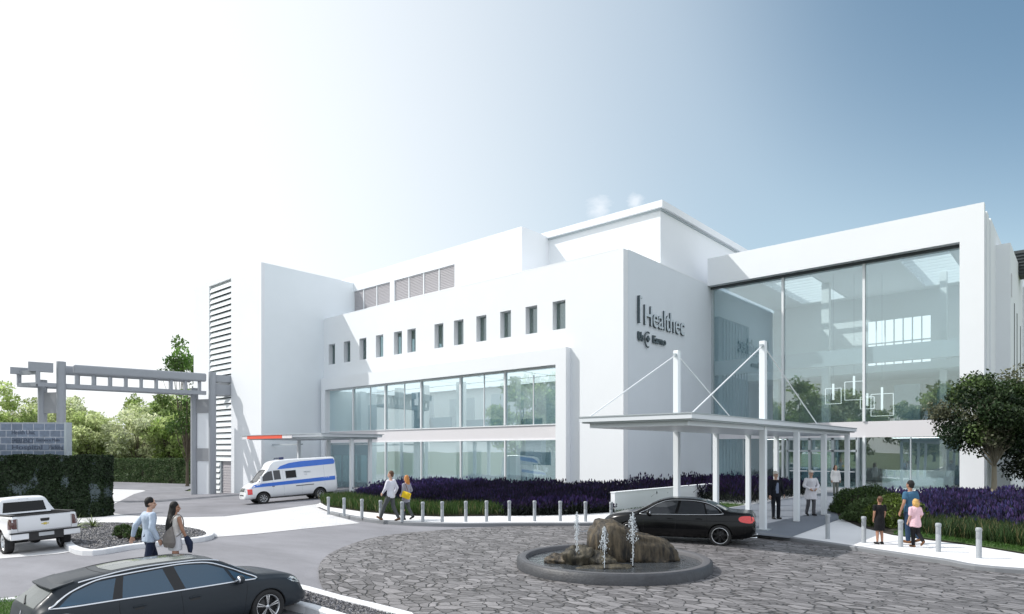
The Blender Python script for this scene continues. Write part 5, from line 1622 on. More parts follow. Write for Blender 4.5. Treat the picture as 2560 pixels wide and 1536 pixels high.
# ---------------------------------------------------------------- entrance hall
mb = MB()
mb.wall((XW+.003, 44.0, 0), (1,0,0), (0,-1,0), (0, -4.28-XW), (-.5, 16.35), [(0-.1, -5.4-XW, -1, 14.4)], .5)
part(mb, 'hall_surround', white)
mb = MB(); mb.box(XW, -5.4, 44.5, 44.95, 14.42, 14.6); mb.box(XW, -5.4, 44.5, 44.72, 14.25, 14.42); part(mb, 'head_channel', dark_gap)
# flank of the hall with vertical joints
mb = MB()
for a, b, dx in ((44.5, 45.6, -.1), (45.6, 46.5, .0), (46.5, 47.3, -.06), (47.3, 60, .02)):
    mb.box(-4.7, -4.3+dx, a, b, -.5, 16.35 if b > 48 else 16.3)
part(mb, 'hall_flank', white)
# wing behind, stepping out
mb = MB(); mb.box(-4.68, -3.55, 50, 57.35, -.5, 15.4); mb.box(-7.5, -3.55, 57.36, 78, -.5, 15.4); mb.box(-7.0, -2.9, 60, 77.9, -.5, 14.6); part(mb, 'rear_wing', white)
for y in (52.5, 54.6, 57.5):
    mb = MB(); mb.box(-3.56, -3.53, y, y+.35, 1.0, 12.2-(y-52)*.15); part(mb, 'slit_window', dark_gap)
mb = MB(); mb.box(-3.56, -3.53, 50.3, 50.9, 12.2, 13.6); part(mb, 'vent_grille', louvre_m)
# roof of the hall with two skylights
mb = MB()
sk = [(-17.6, -14.2, 47.0, 56.0), (-9.0, -6.2, 47.0, 56.0)]
xs = [XW, -17.6, -14.2, -9.0, -6.2, -4.7]
for i in range(5):
    if i in (1, 3): mb.box(xs[i], xs[i+1], 44.95, 47.0, 14.75, 15.6); mb.box(xs[i], xs[i+1], 56.0, 60, 14.75, 15.6)
    else: mb.box(xs[i], xs[i+1], 44.95, 60, 14.75, 15.6)
part(mb, 'hall_roof', inner_w)
for (a, b, c, d_) in sk:
    f = MB(); f.box(a, a+.08, c, d_, 14.7, 14.95); f.box(b-.08, b, c, d_, 14.7, 14.95); sk_o = part(f, 'skylight', frame_w)
    for k in range(11):
        m = MB(); y = c+.35+k*.82; m.beam((a+.1, y, 14.85), (b-.1, y, 14.85), .06, .34); part(m, 'skylight_fin', frame_w, sk_o)
# inner shell
mb = MB()
hb = [(XW*-1-12.97+i*.61, XW*-1-12.97+i*.61+.53, z0, z1) for i in range(7) for (z0, z1) in ((8.7, 9.75), (9.85, 11.0), (11.1, 12.8))]
mb.wall((XW, 57, 0), (1,0,0), (0,-1,0), (0, 15.6), (0, 14.75), hb, .3)
part(mb, 'hall_back_wall', inner_w)
mb = MB(); mb.box(XW+.02, XW+.3, 45.2, 50.8, 0, 8.2); mb.box(XW+.02, XW+.3, 45.2, 50.8, 9.1, 12.4)
for k in range(9): mb.box(XW+.3, XW+.36, 45.9+k*.55, 45.98+k*.55, 0.2, 12.3)
part(mb, 'wall_panelling', inner_teal)
mb = MB(); mb.box(XW, -5.0, 44.98, 57, .1, .38); part(mb, 'hall_floor', floor_in)
mb = MB(); mb.box(XW, -5.2, 44.9, 45.2, 8.12, 9.12); part(mb, 'gallery_band', spandrel)
mb = MB(); mb.box(XW, -5.4, 44.72, 45.3, 3.52, 4.5); part(mb, 'spandrel_band', spandrel)
mb = MB(); mb.box(XW+.3, -5.2, 50.5, 57, 8.12, 8.6); mb.box(XW+.3, -5.2, 48.0, 57, 3.75, 4.3); part(mb, 'gallery_slab', inner_w)
for x, y, z in ((-16, 50, 3.72), (-12, 50, 3.72), (-8, 50, 3.72), (-16, 46.6, 3.5), (-8, 46.6, 3.5)):  # glowing panels added to brighten the hall
    mb = MB(); mb.box(x-1.2, x+1.2, y-.4, y+.4, z-.02, z); part(mb, 'ceiling_fill', lamp)
# back wall windows, filled by a glowing sheet that stands in for daylight
mb = MB(); mb.box(-13.0, -8.7, 57.12, 57.14, 8.65, 12.85); part(mb, 'clerestory_glow', fillglow)
mb = MB(); mb.box(-14.4, -13.9, 50, 50.5, .3, 14.75); mb.box(-7.5, -7.1, 52, 52.4, .3, 14.75); mb.box(-18.2, -17.8, 51, 51.4, .3, 8.1)
part(mb, 'inner_column', inner_w)
mb = MB(); mb.box(-10.2, -5.6, 54, 54.2, .3, 3.75); mb.box(-16.4, -13.8, 52, 52.2, .3, 3.75); mb.box(-10.4, -8.8, 53, 53.2, 4.3, 7.4); mb.box(-7.8, -6.0, 53, 53.2, 4.3, 7.0)
part(mb, 'partition', inner_teal)
mb = MB(); mb.box(-10, -6.2, 47.6, 48.4, .38, 1.45); part(mb, 'reception_desk', inner_w)
# mullions and panes
hx = [XW, -15.3, -10.4, -5.4]
for x in (-15.3, -10.4):
    for z0, z1 in ((.3, 3.52), (4.5, 14.25)):
        mb = MB(); mb.box(x-.07, x+.07, 44.62, 44.84, z0, z1); part(mb, 'mullion', frame_w)
mb = MB(); mb.box(XW+.003, XW+.12, 44.6, 44.9, .3, 14.25); part(mb, 'mullion', frame_g)
for i in range(3):
    a, b = hx[i]+.08, hx[i+1]-.08
    mb = MB(); mb.box(a, b, 44.78, 44.80, 4.5, 14.25); part(mb, 'glass_pane', glass)
    mb = MB(); mb.box(a, b, 44.78, 44.80, .38, 3.52); part(mb, 'glass_pane', glass)
for x in (-18.0, -12.9, -7.9):
    mb = MB(); mb.box(x-.03, x+.03, 44.70, 44.84, .38, 3.52); part(mb, 'mullion', frame_g)
# entrance doors
mb = MB()
for x in (-14.9, -13.5, -12.1, -10.7): mb.box(x-.07, x+.07, 44.3, 44.7, .38, 3.5)
mb.box(-14.9, -10.7, 44.3, 44.6, 2.62, 2.74); mb.box(-14.9, -10.7, 44.3, 44.6, 3.38, 3.52)
dr = part(mb, 'entrance_door', frame_g)
for a in (-14.83, -13.43, -12.03):
    m = MB(); m.box(a, a+1.26, 44.42, 44.45, .4, 2.62); part(m, 'door_leaf', glass, dr)
    m = MB(); m.box(a+.08, a+1.18, 44.36, 44.40, 1.35, 1.41); part(m, 'push_bar', frame_w, dr)
# rooftop unit on the rear wing
mb = MB(); mb.box(-3.9, -2.6, 56, 57.6, 14.62, 16.3)
for k in range(7): mb.box(-4.0, -2.5, 55.9, 57.7, 14.75+k*.22, 14.83+k*.22)
rt = thing('rooftop_unit', 'dark slatted plant unit standing on the far right roof edge', 'roof unit', (-3.2, 56.8, 15.4))
mb.build('casing', dark_gap, rt, world=True)

# pendant lamps: white rectangular outlines hanging in the hall
def pendant(x, y, z, w, h, k):
    lab = ['white rectangular frame lamp hanging leftmost in the glazed hall', 'white frame lamp hanging second from left in the glazed hall',
           'low white frame lamp hanging third from left in the glazed hall', 'white frame lamp hanging rightmost in the glazed hall'][k]
    t = thing('pendant_lamp', lab, 'pendant lamp', (x, y, z), group='frame lamps hanging in the entrance hall')
    m = MB(); r = .035
    for a, b in (((-w/2, 0, 0), (w/2, 0, 0)), ((-w/2, 0, h), (w/2, 0, h)), ((-w/2, 0, 0), (-w/2, 0, h)), ((w/2, 0, 0), (w/2, 0, h))): m.beam(a, b, r, r)
    m.build('frame', lampdim, t)
    m = MB(); m.tube([(0, 0, h), (0, 0, 14.75-z)], .012, 6); m.build('cord', frame_g, t)
    m = MB(); m.box(-.06, .06, -.05, .05, h*.25, h*1.3); m.build('tube_lamp', lampdim, t)
for k, (px, py, w, h) in enumerate(((2083, 1010, 1.0, 1.05), (2135, 1000, 1.15, 1.25), (2168, 1022, .85, .8), (2205, 1040, 1.35, 1.5))):
    D = 44.5; p = AT(px, D, CH-(py-CY)/CF*D); pendant(p.x, p.y, p.z, w, h, k)

# ---------------------------------------------------------------- lettering on the grey wall
letter = pm('letter_steel', (.62, .69, .74), rough=.5, var=.05)
letter_d = pm('letter_side', (.07, .095, .11), rough=.4, var=.1)
sign = thing('wall_lettering', 'raised metal hospital lettering and emblem high on the grey wall', 'sign', (XW, 34.3, 10.4))
def wallM(y, z, x=.12): return Matrix(((0,0,1,x), (1,0,0,y-34.3), (0,1,0,z-10.4), (0,0,0,1)))
text_mesh('lettering', 'Healthec', 1.75, .045, letter_d, wallM(34.95, 10.38, .06), sign, bold=.014, width=5.25)
text_mesh('lettering_face', 'Healthec', 1.75, .012, letter, wallM(34.97, 10.39, .12), sign, bold=.008, width=5.2)
m = MB(); m.box(.02, .2, 34.32-34.3, 34.42-34.3, -.05, 1.6); m.build('initial_bar', letter_d, sign)
m = MB(); m.box(.2, .21, .03, .1, -.03, 1.58); m.box(.02, .2, .14, .36, 1.45, 1.58); m.build('initial_bar', letter, sign)
text_mesh('small_lettering', 'Us', .72, .05, letter_d, wallM(34.3, 9.35, .07), sign, bold=.02, width=.62)
text_mesh('small_lettering', 'Earno', .60, .05, letter_d, wallM(36.05, 9.42, .07), sign, bold=.02, width=1.65)
m = MB()
m.tube([(.09, 35.45-34.3+.36*math.cos(a), -.9+.46*math.sin(a)) for a in [R(60+i*12) for i in range(20)]], .045, 6)
m.obox((.08, 35.5-34.3, -.85), (1,0,0), (0,1,1), (0,-1,1), .05, .14, .14)
m.build('emblem', letter_d, sign)

# ---------------------------------------------------------------- entrance canopy on white posts
can = thing('entrance_canopy', 'white flat entrance canopy on square posts with two cable masts', 'canopy', (-9.4, 23, .13))
def cpart(m, n, mat, par=can): return m.build(n, mat, par, world=True)
cx0, cx1, cy0, cy1 = -11.15, -7.62, 15.6, 31.5
m = MB(); m.box(cx0, cx1, cy0, cy1, 3.53, 3.66); cpart(m, 'roof', canopy_w)
m = MB(); m.box(cx0+.06, cx1-.06, cy0+.06, cy1-.06, 3.49, 3.53); cpart(m, 'roof_joint', frame_g)
m = MB(); m.box(cx0+.22, cx1-.22, cy0+.22, cy1-.2, 3.36, 3.49); cpart(m, 'soffit', canopy_w)
m = MB(); m.box(cx0-.02, cx1+.02, cy0-.02, cy1+.02, 3.66, 3.69); cpart(m, 'roof_trim', frame_g)
def post(x, y, top, w=.22):
    m = MB(); m.box(x-w/2, x+w/2, y-w/2, y+w/2, .14, top); return bevel(cpart(m, 'mast' if top > 4 else 'post', post_w), .012)
yrow = [21.25, 24.5, 27.75, 31.1]
for x in (-7.9, -10.95):
    for i, y in enumerate(yrow): post(x, y, 6.25 if i == 0 else 3.37, .195 if i == 0 else .185)
    m = MB(); m.box(x-.2, x+.2, 21.05, 21.45, .13, .16); cpart(m, 'base_plate', frame_g)
def cable(a, b):
    m = MB(); m.tube([a, b], .021, 8); cpart(m, 'cable', frame_w)
    
cable((-7.9, 21.2, 6.1), (-7.75, 15.9, 3.69)); cable((-7.9, 21.3, 6.1), (-7.8, 26.6, 3.69))
cable((-10.95, 21.2, 6.1), (-11.0, 15.9, 3.69)); cable((-10.95, 21.3, 6.1), (-10.9, 26.6, 3.69))
for x in (-7.9, -10.95):
    m = MB(); m.box(x-.05, x+.05, 21.05, 21.45, 6.05, 6.13); cpart(m, 'cable_lug', frame_g)

# low white wall beside the entrance lawn
lw = MB(); lw.box(-15.1, -14.9, 23.4, 34.0, -.1, .92); lw.box(-15.12, -14.88, 23.38, 34.0, .92, .96)
o = tag(lw.build('low_wall', white), 'low plain white wall in front of the grey lettered facade', 'wall')

# ---------------------------------------------------------------- canopy of the ambulance bay
ac = thing('ambulance_canopy', 'thin flat canopy with orange red fascia panel above the ambulance', 'canopy', (-40, 26, -.6))
m = MB(); m.box(-47.7, -37.0, 23.4, 28.2, 3.62, 3.8); m.build('roof', canopy_w, ac, world=True)
m = MB(); m.box(-47.9, -36.9, 23.3, 28.3, 3.8, 3.84); m.build('roof_trim', frame_g, ac, world=True)
m = MB(); m.box(-47.3, -37.3, 23.7, 28.0, 3.5, 3.62); m.build('soffit', frame_g, ac, world=True)
m = MB(); m.box(-46.9, -41.9, 23.34, 23.4, 3.55, 3.80); m.build('fascia_panel', red_m, ac, world=True)
m = MB(); m.box(-47.7, -46.92, 23.35, 23.4, 3.55, 3.79); m.box(-41.88, -40.6, 23.35, 23.4, 3.55, 3.79); m.build('fascia_panel', spandrel, ac, world=True, label='pale end panel')
for (x, y) in ((-37.5, 26.0), (-37.6, 27.6), (-46.9, 27.6), (-43.2, 27.9)):
    m = MB(); m.box(x-.11, x+.11, y-.11, y+.11, gz(x, y)-.1, 3.55); bevel(m.build('post', post_w, ac, world=True), .01)
m = MB()
for x in (-46.9, -43.2): m.beam((x, 27.9, 3.2), (-51.6 if x < -45 else x, 31.5 if x > -45 else 27.9, 3.2), .1, .12)
m.build('brace', frame_g, ac, world=True)

# ---------------------------------------------------------------- gateway over the drive
gt = thing('gateway', 'grey steel gateway spanning the drive on paired round columns', 'gateway', (0, 0, 0))
def gpart(m, n, mat): return m.build(n, mat, gt, world=True)
gL = AT(153, 50.3); gR = AT(531, 57.0)
u = (Vector((gR.x, gR.y, 0))-Vector((gL.x, gL.y, 0))).normalized(); v = Vector((*W(-.96, .28)[:2], 0))
Lg = (Vector((gR.x-gL.x, gR.y-gL.y, 0))).length
def gp(s, t, z): return Vector((gL.x, gL.y, 0))+u*s+v*t+Vector((0, 0, z))
tb = 1.9
for s in (0, Lg):
    for t in (0, tb):
        q = gp(s, t, 0); m = MB(); m.cyl(q.x, q.y, gz(q.x, q.y)-.2, 9.55 if t == 0 else 8.2, .31, 24); gpart(m, 'column', gantry_m)
zt, zb = 9.05, 7.72
for t in (0.32, tb):
    m = MB()
    ss = np.linspace(1.0, Lg-.4, 2)
    m.beam(gp(.9, t-.1, zt), gp(Lg-.35, t-.1, zt), .5, .72); o = gpart(m, 'top_beam', gantry_m); bevel(o, .14, 4)
    m = MB(); m.beam(gp(.3, t, zb), gp(Lg-.3, t, zb), .45, .32); gpart(m, 'bottom_beam', gantry_m)
    for k in range(9):
        s_ = 1.2+k*(Lg-2.0)/8
        m = MB(); m.beam(gp(s_, t, zb+.1), gp(s_, t, zt-.3), .22, .22); gpart(m, 'strut', gantry_m)
# projecting ends
m = MB(); m.beam(gp(-1.9, .25, zt-.0), gp(-.35, .25, zt-.0), .5, .7); gpart(m, 'top_beam', gantry_m)
m = MB(); m.beam(gp(-2.0, tb, zt-.25), gp(-.8, tb, zt-.25), .4, .5); gpart(m, 'top_beam', gantry_m)
m = MB(); m.beam(gp(Lg+.35, .25, zt), gp(Lg+2.2, .25, zt), .45, .6); gpart(m, 'top_beam', gantry_m)
m = MB(); m.beam(gp(Lg+.3, .2, zb+.35), gp(Lg+2.0, .2, zb+.35), .35, .9); gpart(m, 'end_box', gantry_m)
for s in (-1.4, Lg+1.9):
    m = MB()
    m.beam(gp(s, .1, zb), gp(s, tb+.1, zb), .3, .3); m.beam(gp(s, .1, zt-.4), gp(s, tb+.1, zt-.4), .3, .3)
    for t in (.1, tb+.1): m.beam(gp(s, t, zb), gp(s, t, zt-.3), .26, .26)
    gpart(m, 'end_frame', gantry_m)
m = MB(); m.beam(gp(-1.4, .1, zb), gp(.2, .1, zb), .3, .3); m.beam(gp(-1.4, tb, zb), gp(.2, tb, zb), .3, .3); gpart(m, 'bottom_beam', gantry_m)
for (s, zs) in ((0, ((5.6, 7.2),)), (Lg, ((6.0, 7.2), (1.8, 2.9)))):
    for z0, z1 in zs:
        m = MB(); m.beam(gp(s, .3, (z0+z1)/2), gp(s, tb-.3, (z0+z1)/2), .25, z1-z0); gpart(m, 'panel', gantry_panel)
m = MB(); m.beam(gp(Lg, .35, 1.4), gp(Lg, tb-.35, 1.4), .12, 9.2); gpart(m, 'infill_panel', white)

# ---------------------------------------------------------------- slate sign wall above the ivy wall
iwL = AT(-260, 36); iwR = AT(257, 36)
d_ = Vector((iwR.x-iwL.x, iwR.y-iwL.y, 0)).normalized(); n_ = Vector((-d_.y, d_.x, 0))
swR = AT(166, 36.9)
sw = thing('sign_wall', 'blue grey slate clad wall with faint incised writing behind the ivy wall', 'wall', (swR.x, swR.y, 0), math.atan2(d_.y, d_.x))
m = MB(); m.box(-12, -.12, 0, .45, -1.5, 4.27); m.build('cladding', clad, sw)
m = MB(); m.box(-.12, 0, -.02, .47, -1.5, 4.3); m.box(-12, -.12, -.02, .47, 4.27, 4.30); m.build('edge_trim', frame_g, sw)
for k, (t, z, wdt, sz) in enumerate((('Health Unit', 3.62, 1.3, .34), ('EMERGENCY', 3.12, 1.25, .40), ('Entrance Main', 3.22, 1.3, .26), ('Hospital', 2.78, 1.7, .36), ('Parking', 2.80, .8, .3))):
    x = (-3.1, -3.1, -1.7, -3.1, -1.0)[k]
    M = Matrix(((1,0,0,x), (0,0,-1,-.012), (0,1,0,z), (0,0,0,1)))
    text_mesh('incised_lettering', t, sz, .006, pm('letter_slate', (.075,.095,.14), rough=.7) if k == 0 else MATS['letter_slate'], M, sw, width=wdt)
# ---------------------------------------------------------------- planting
def hedge_box(name, label, a, b, thick, ztop, n, size, cols, jit=.12, wall=None, zb=None, soft=.1):
    """clipped hedge or ivy wall: solid dark core with leaves all over its faces"""
    a = Vector((a[0], a[1], 0)); b = Vector((b[0], b[1], 0)); L_ = (b-a).length
    u = (b-a).normalized(); v = Vector((-u.y, u.x, 0))
    t = thing(name, label, 'hedge', (a.x, a.y, 0))
    core = MB()
    k = int(L_/2)+1
    for i in range(k):
        p = a+u*(L_*i/k); q = a+u*(L_*(i+1)/k)
        z0 = min(gz(p.x, p.y), gz(q.x, q.y))-.2
        c = (p+q)/2+v*thick/2
        core.obox((c.x, c.y, (z0+ztop)/2), u, v, (0,0,1), (q-p).length/2, thick/2-.06, (ztop-z0)/2-.04)
    core.build('branches', soil if wall is None else wall, t, world=True)
    # leaf positions on front, back, top, ends weighted by area
    zl = min(gz(a.x, a.y), gz(b.x, b.y)) if zb is None else zb
    Hh = ztop-zl
    areas = np.array([L_*Hh, L_*Hh*.35, L_*thick, thick*Hh, thick*Hh]); pr = areas/areas.sum()
    face = rng.choice(5, n, p=pr)
    s = rng.uniform(0, L_, n); w = rng.uniform(0, thick, n); z = rng.uniform(zl, ztop, n)
    w = np.where(face == 0, 0, w); w = np.where(face == 1, thick, w); z = np.where(face == 2, ztop, z)
    s = np.where(face == 3, 0, s); s = np.where(face == 4, L_, s)
    pts = np.stack([a.x+u.x*s+v.x*w, a.y+u.y*s+v.y*w, z], 1)
    pts += rng.normal(size=(n, 3))*jit*soft*10*.1
    # uneven growth
    dn = np.array([noise.noise(Vector(p)*.9) for p in pts])
    nv = np.zeros((n, 3)); nv[face == 0] = -np.array(v); nv[face == 2] = (0, 0, 1); nv[face == 4] = np.array(u); nv[face == 1] = np.array(v); nv[face == 3] = -np.array(u)
    pts += nv*(np.clip(dn, -.6, .6)*jit*1.4)[:, None]
    return t, pts, dn, nv

def pick_cols(n, cols, dn=None, lo=.6, hi=1.4):
    cols = np.array(cols)
    i = rng.integers(0, len(cols), n)
    C = cols[i]*rng.uniform(lo, hi, (n, 1))
    return C

# ivy wall
ivy_core = pm('ivy_render', (.075, .10, .11), rough=.9, var=.3, scale=1.2, bump=.3)
t, pts, dn, nv = hedge_box('ivy_wall', 'tall wall densely overgrown with dark ivy behind the white pickup', iwL[:2], (iwR.x, iwR.y), .9, 2.4, 60000, .14, None, wall=ivy_core)
t['category'] = 'ivy wall'
keep = (dn > -.30) | (rng.random(len(pts)) < .35)
pts = pts[keep]; nv = nv[keep]; dn = dn[keep]
C = np.where((rng.random((len(pts), 1)) < .5), np.array([[.012, .026, .010]]), np.array([[.024, .045, .018]]))*rng.uniform(.5, 1.6, (len(pts), 1))
quads_mesh('ivy_leaves', leaf_quads(pts, .15, .75, nrm=nv), C, leaf, t, loc=tuple(t.location))
# far clipped hedge
hA = AT(262, 83); hB = AT(520, 76)
t, pts, dn, nv = hedge_box('clipped_hedge', 'long clipped green hedge at the far end of the drive', hA[:2], hB[:2], 1.4, 1.62, 26000, .2, None)
C = pick_cols(len(pts), [(.05, .10, .035), (.09, .14, .05), (.14, .19, .09)])
quads_mesh('foliage', leaf_quads(pts, .26, .7, nrm=nv), C, leaf, t, loc=tuple(t.location))

# lavender and grasses
def lavender(poly, n, h, name, zf=None, dens_cols=None, purple=(.10, .07, .33), green=(.03, .06, .03), kind='stuff', spread=.12):
    xy = rand_in_poly(poly, n)
    nzv = np.array([noise.noise(Vector((p[0]*.9, p[1]*.9, 3.1))) for p in xy])
    if callable(h): hh = np.array([h(a, b) for a, b in xy])
    else: hh = np.full(n, h)
    hh = hh*(1+.75*nzv)*rng.uniform(.6, 1.2, n)
    z = gzv(xy)+.13
    base = np.stack([xy[:, 0], xy[:, 1], z], 1)
    ln = rng.normal(size=(n, 2))*.38
    tip = base+np.stack([ln[:, 0]*hh, ln[:, 1]*hh, hh], 1)
    a = rng.uniform(0, PI, n); side = np.stack([np.cos(a), np.sin(a), np.zeros(n)], 1)
    out = []; cols = []
    # stems / leaves
    mid = (base+tip)/2
    out.append(np.stack([base-side*.01, mid-side*.022, tip, mid+side*.022], 1)); cols.append(np.array(green)*rng.uniform(.5, 1.5, (n, 1)))
    # flower heads
    hd = np.minimum(.20, hh*.3)[:, None]*np.array([0, 0, 1]); w = side*.036
    h0 = tip-hd*.6; h1 = tip+hd*.4; hm = (h0+h1)/2
    for kx in range(2):
        out.append(np.stack([h0, hm-w, h1, hm+w], 1))
        pc = (np.array([.024, .021, .070])[None]*np.array([purple(a_, b_) for a_, b_ in xy])[:, None] if callable(purple) else np.array(purple)[None])*rng.uniform(.35, 1.5, (n, 1)); pc[:, 0] *= rng.uniform(.8, 1.7, n)
        nz2 = np.array([noise.noise(Vector((p[0]*2.6, p[1]*2.6, 7.7))) for p in xy]); pc *= np.clip(1+1.1*nzv+1.6*nz2, .15, 3.2)[:, None]
        cols.append(np.clip(pc, 0.004, 1)); w = np.cross(w, [0, 0, 1.0])
    # low leafy filler
    m = n
    p = base+np.stack([rng.normal(size=n)*spread, rng.normal(size=n)*spread, hh*rng.uniform(.05, .7, n)], 1)
    out.append(leaf_quads(p, .15, .35, up=.6)); cols.append(np.array(green)*rng.uniform(.4, 1.6, (n, 1)))
    o = quads_mesh(name, np.concatenate(out), np.concatenate(cols), leaf)
    if kind: o['kind'] = kind
    return o

def grass_band(poly, n, h, name, col=(.07, .14, .025)):
    xy = rand_in_poly(poly, n)
    nzv = np.array([noise.noise(Vector((p[0]*1.3, p[1]*1.3, 9.1))) for p in xy])
    V, C = blades(xy, h, .022, col, lean=.22)
    C = C*(1+.5*nzv)[:, None]
    dry = rng.random(n) < .12
    C[dry] = np.array([.22, .20, .09])*rng.uniform(.6, 1.2, (dry.sum(), 1))
    o = quads_mesh(name, V, np.clip(C, .004, 1), leaf); o['kind'] = 'stuff'
    return o

bf = [Vector(p) for p in bed_front]
# front band follows the walk edge
inn = offset_poly([tuple(p) for p in bf], 1.7)
bandL = [tuple(p) for p in bf[:6]] + [tuple(p) for p in inn[:6]][::-1]
grass_band(bandL, 13000, .44, 'grass_planting', (.040, .085, .018))
bandR = [tuple(p) for p in bf[5:]] + [tuple(p) for p in inn[5:]][::-1]
lavender(bandR, 6000, .46, 'dark_planting', purple=(.02, .015, .06), green=(.012, .018, .014))
full = [tuple(p) for p in inn] + [(-15.3, 24.4), (-15.3, 31), (-20.4, 32.4), (-24.2, 32.1), (-36.3, 31.8), (-36.3, 27.0)]
lavender(full, 34000, lambda x, y: .36+.16*sstep(24, 31, y)+.10*sstep(-30, -18, x), 'lavender_planting', purple=lambda x, y: .5+1.3*sstep(-27, -33, x), green=(.010, .018, .014))
# strip against the grey wall
strip2 = [(-20.1, 33.0), (-15.3, 31), (-12.3, 31), (-12.3, 41.5), (-20.1, 43.0)]
lavender(strip2, 9000, .72, 'dark_planting', purple=(.015, .010, .045), green=(.010, .016, .013), spread=.16)
# right bed
rb = [tuple(p) for p in bed_right]
grassR = [P2(2390, 1352, .12), P2(2620, 1382, .12), P2(2660, 1362, .12), P2(2560, 1345, .12), P2(2400, 1322, .12), P2(2290, 1318, .12), P2(2290, 1338, .12)]
grass_band(grassR, 9000, .42, 'grass_planting', (.035, .07, .022))
lavR = [P2(2290, 1325, .12), P2(2400, 1328, .12), P2(2560, 1350, .12), P2(2700, 1372, .12), W(26, 18)[:2], W(40, 25)[:2], (12, 43.5), (-5.4, 43.5), (-6.0, 40), P2(2150, 1262, .12)]
lavender(lavR, 42000, lambda x, y: .50-.06*sstep(30, 40, y), 'lavender_planting', purple=(.038, .036, .105), green=(.026, .045, .022))

def shrub(name, label, c, r, h, n, cols, size=.07):
    t = thing(name, label, 'shrub', (c[0], c[1], c[2]))
    m = MB()
    for k in range(7):
        a = rng.uniform(0, 2*PI); q = (math.cos(a)*r*.5, math.sin(a)*r*.5, h*.6)
        m.tube([(0, 0, 0), (q[0]*.4, q[1]*.4, h*.3), q], [.03, .02, .008], 5)
    m.ell((0, 0, h*.36), r*.74, r*.74, h*.40)
    m.build('branches', bark_d, t)
    d = rng.normal(size=(n, 3)); d /= np.linalg.norm(d, axis=1)[:, None]; d[:, 2] = np.abs(d[:, 2])*1.0-.12
    nz = np.array([noise.noise(Vector(p)*2.2+Vector(c)) for p in d])
    rad = (1+.22*nz)*rng.uniform(.8, 1.06, n)
    pts = np.stack([d[:, 0]*rad*r, d[:, 1]*rad*r, .05+np.clip(d[:, 2]*rad*h+.1, 0, 9)], 1)
    u_ = leaf_quads(pts, size*1.6, .32, up=.9, nrm=None)
    quads_mesh('foliage', u_, pick_cols(n, cols), leaf, t)
    return t
gcols = [(.045, .085, .02), (.07, .12, .03), (.03, .055, .018)]
shrub('shrub', 'large rounded green shrub at the corner of the entrance path', P(2165, 1283, .13), 1.35, 1.05, 11000, gcols)
shrub('shrub', 'low feathery green shrub in front of the rounded shrub', P(2185, 1305, .13), 1.0, .78, 8000, [(.06, .10, .03), (.09, .14, .05)])
shrub('shrub', 'yellowish green clipped shrub behind the two girls', P(2240, 1316, .13), 1.0, 1.0, 9000, [(.10, .15, .02), (.06, .09, .02)])

def spiky(label, c, r, n, cat='plant'):
    t = thing('spiky_plant', label, cat, (c[0], c[1], c[2]), group='spiky plants on the gravel island')
    mb = MB()
    for k in range(n):
        a = rng.uniform(0, 2*PI); el = rng.uniform(.25, 1.35); L_ = r*rng.uniform(.7, 1.1); w = .03*rng.uniform(.8, 1.3)
        dx, dy = math.cos(a), math.sin(a)
        pts = []
        for i in range(5):
            s = i/4; rr = L_*s*math.cos(el)*(1+.25*s); zz = L_*s*math.sin(el)-.35*L_*s*s*math.cos(el)
            pts.append((dx*rr, dy*rr, zz+.02, w*(1-s)**.6*(.6+.8*s if s < .4 else 1)))
        vs = []
        for (x, y, z, ww) in pts: vs += [(x-dy*ww, y+dx*ww, z), (x, y, z-.25*ww), (x+dy*ww, y-dx*ww, z)]
        fs = []
        for i in range(4):
            for j in range(2): fs.append((i*3+j, i*3+j+1, (i+1)*3+j+1, (i+1)*3+j))
        mb.add(vs, fs, int(rng.integers(0, 2)), True)
    mb.build('leaves', [agave1, agave2], t)
agave1 = pm('agave_green', (.13, .19, .05), rough=.4, var=.3, scale=3)
agave2 = pm('agave_light', (.24, .30, .10), rough=.4, var=.3, scale=3)
spiky('spiky green plant at the foot of the ivy wall nearest the pickup', P(188, 1322, .13), .75, 46)
spiky('spiky green plant at the foot of the ivy wall by the couple', P(232, 1318, .13), .6, 40)
spiky('spiky yellow green plant between the man and the woman', P(368, 1332, .13), .62, 40)
shrub('shrub', 'low round green shrub left of the man in the blue shirt', P(308, 1345, .13), .30, .34, 1800, gcols, .05)
shrub('shrub', 'small green shrub low beside the spiky island plant', P(336, 1350, .13), .3, .3, 1500, gcols, .05)

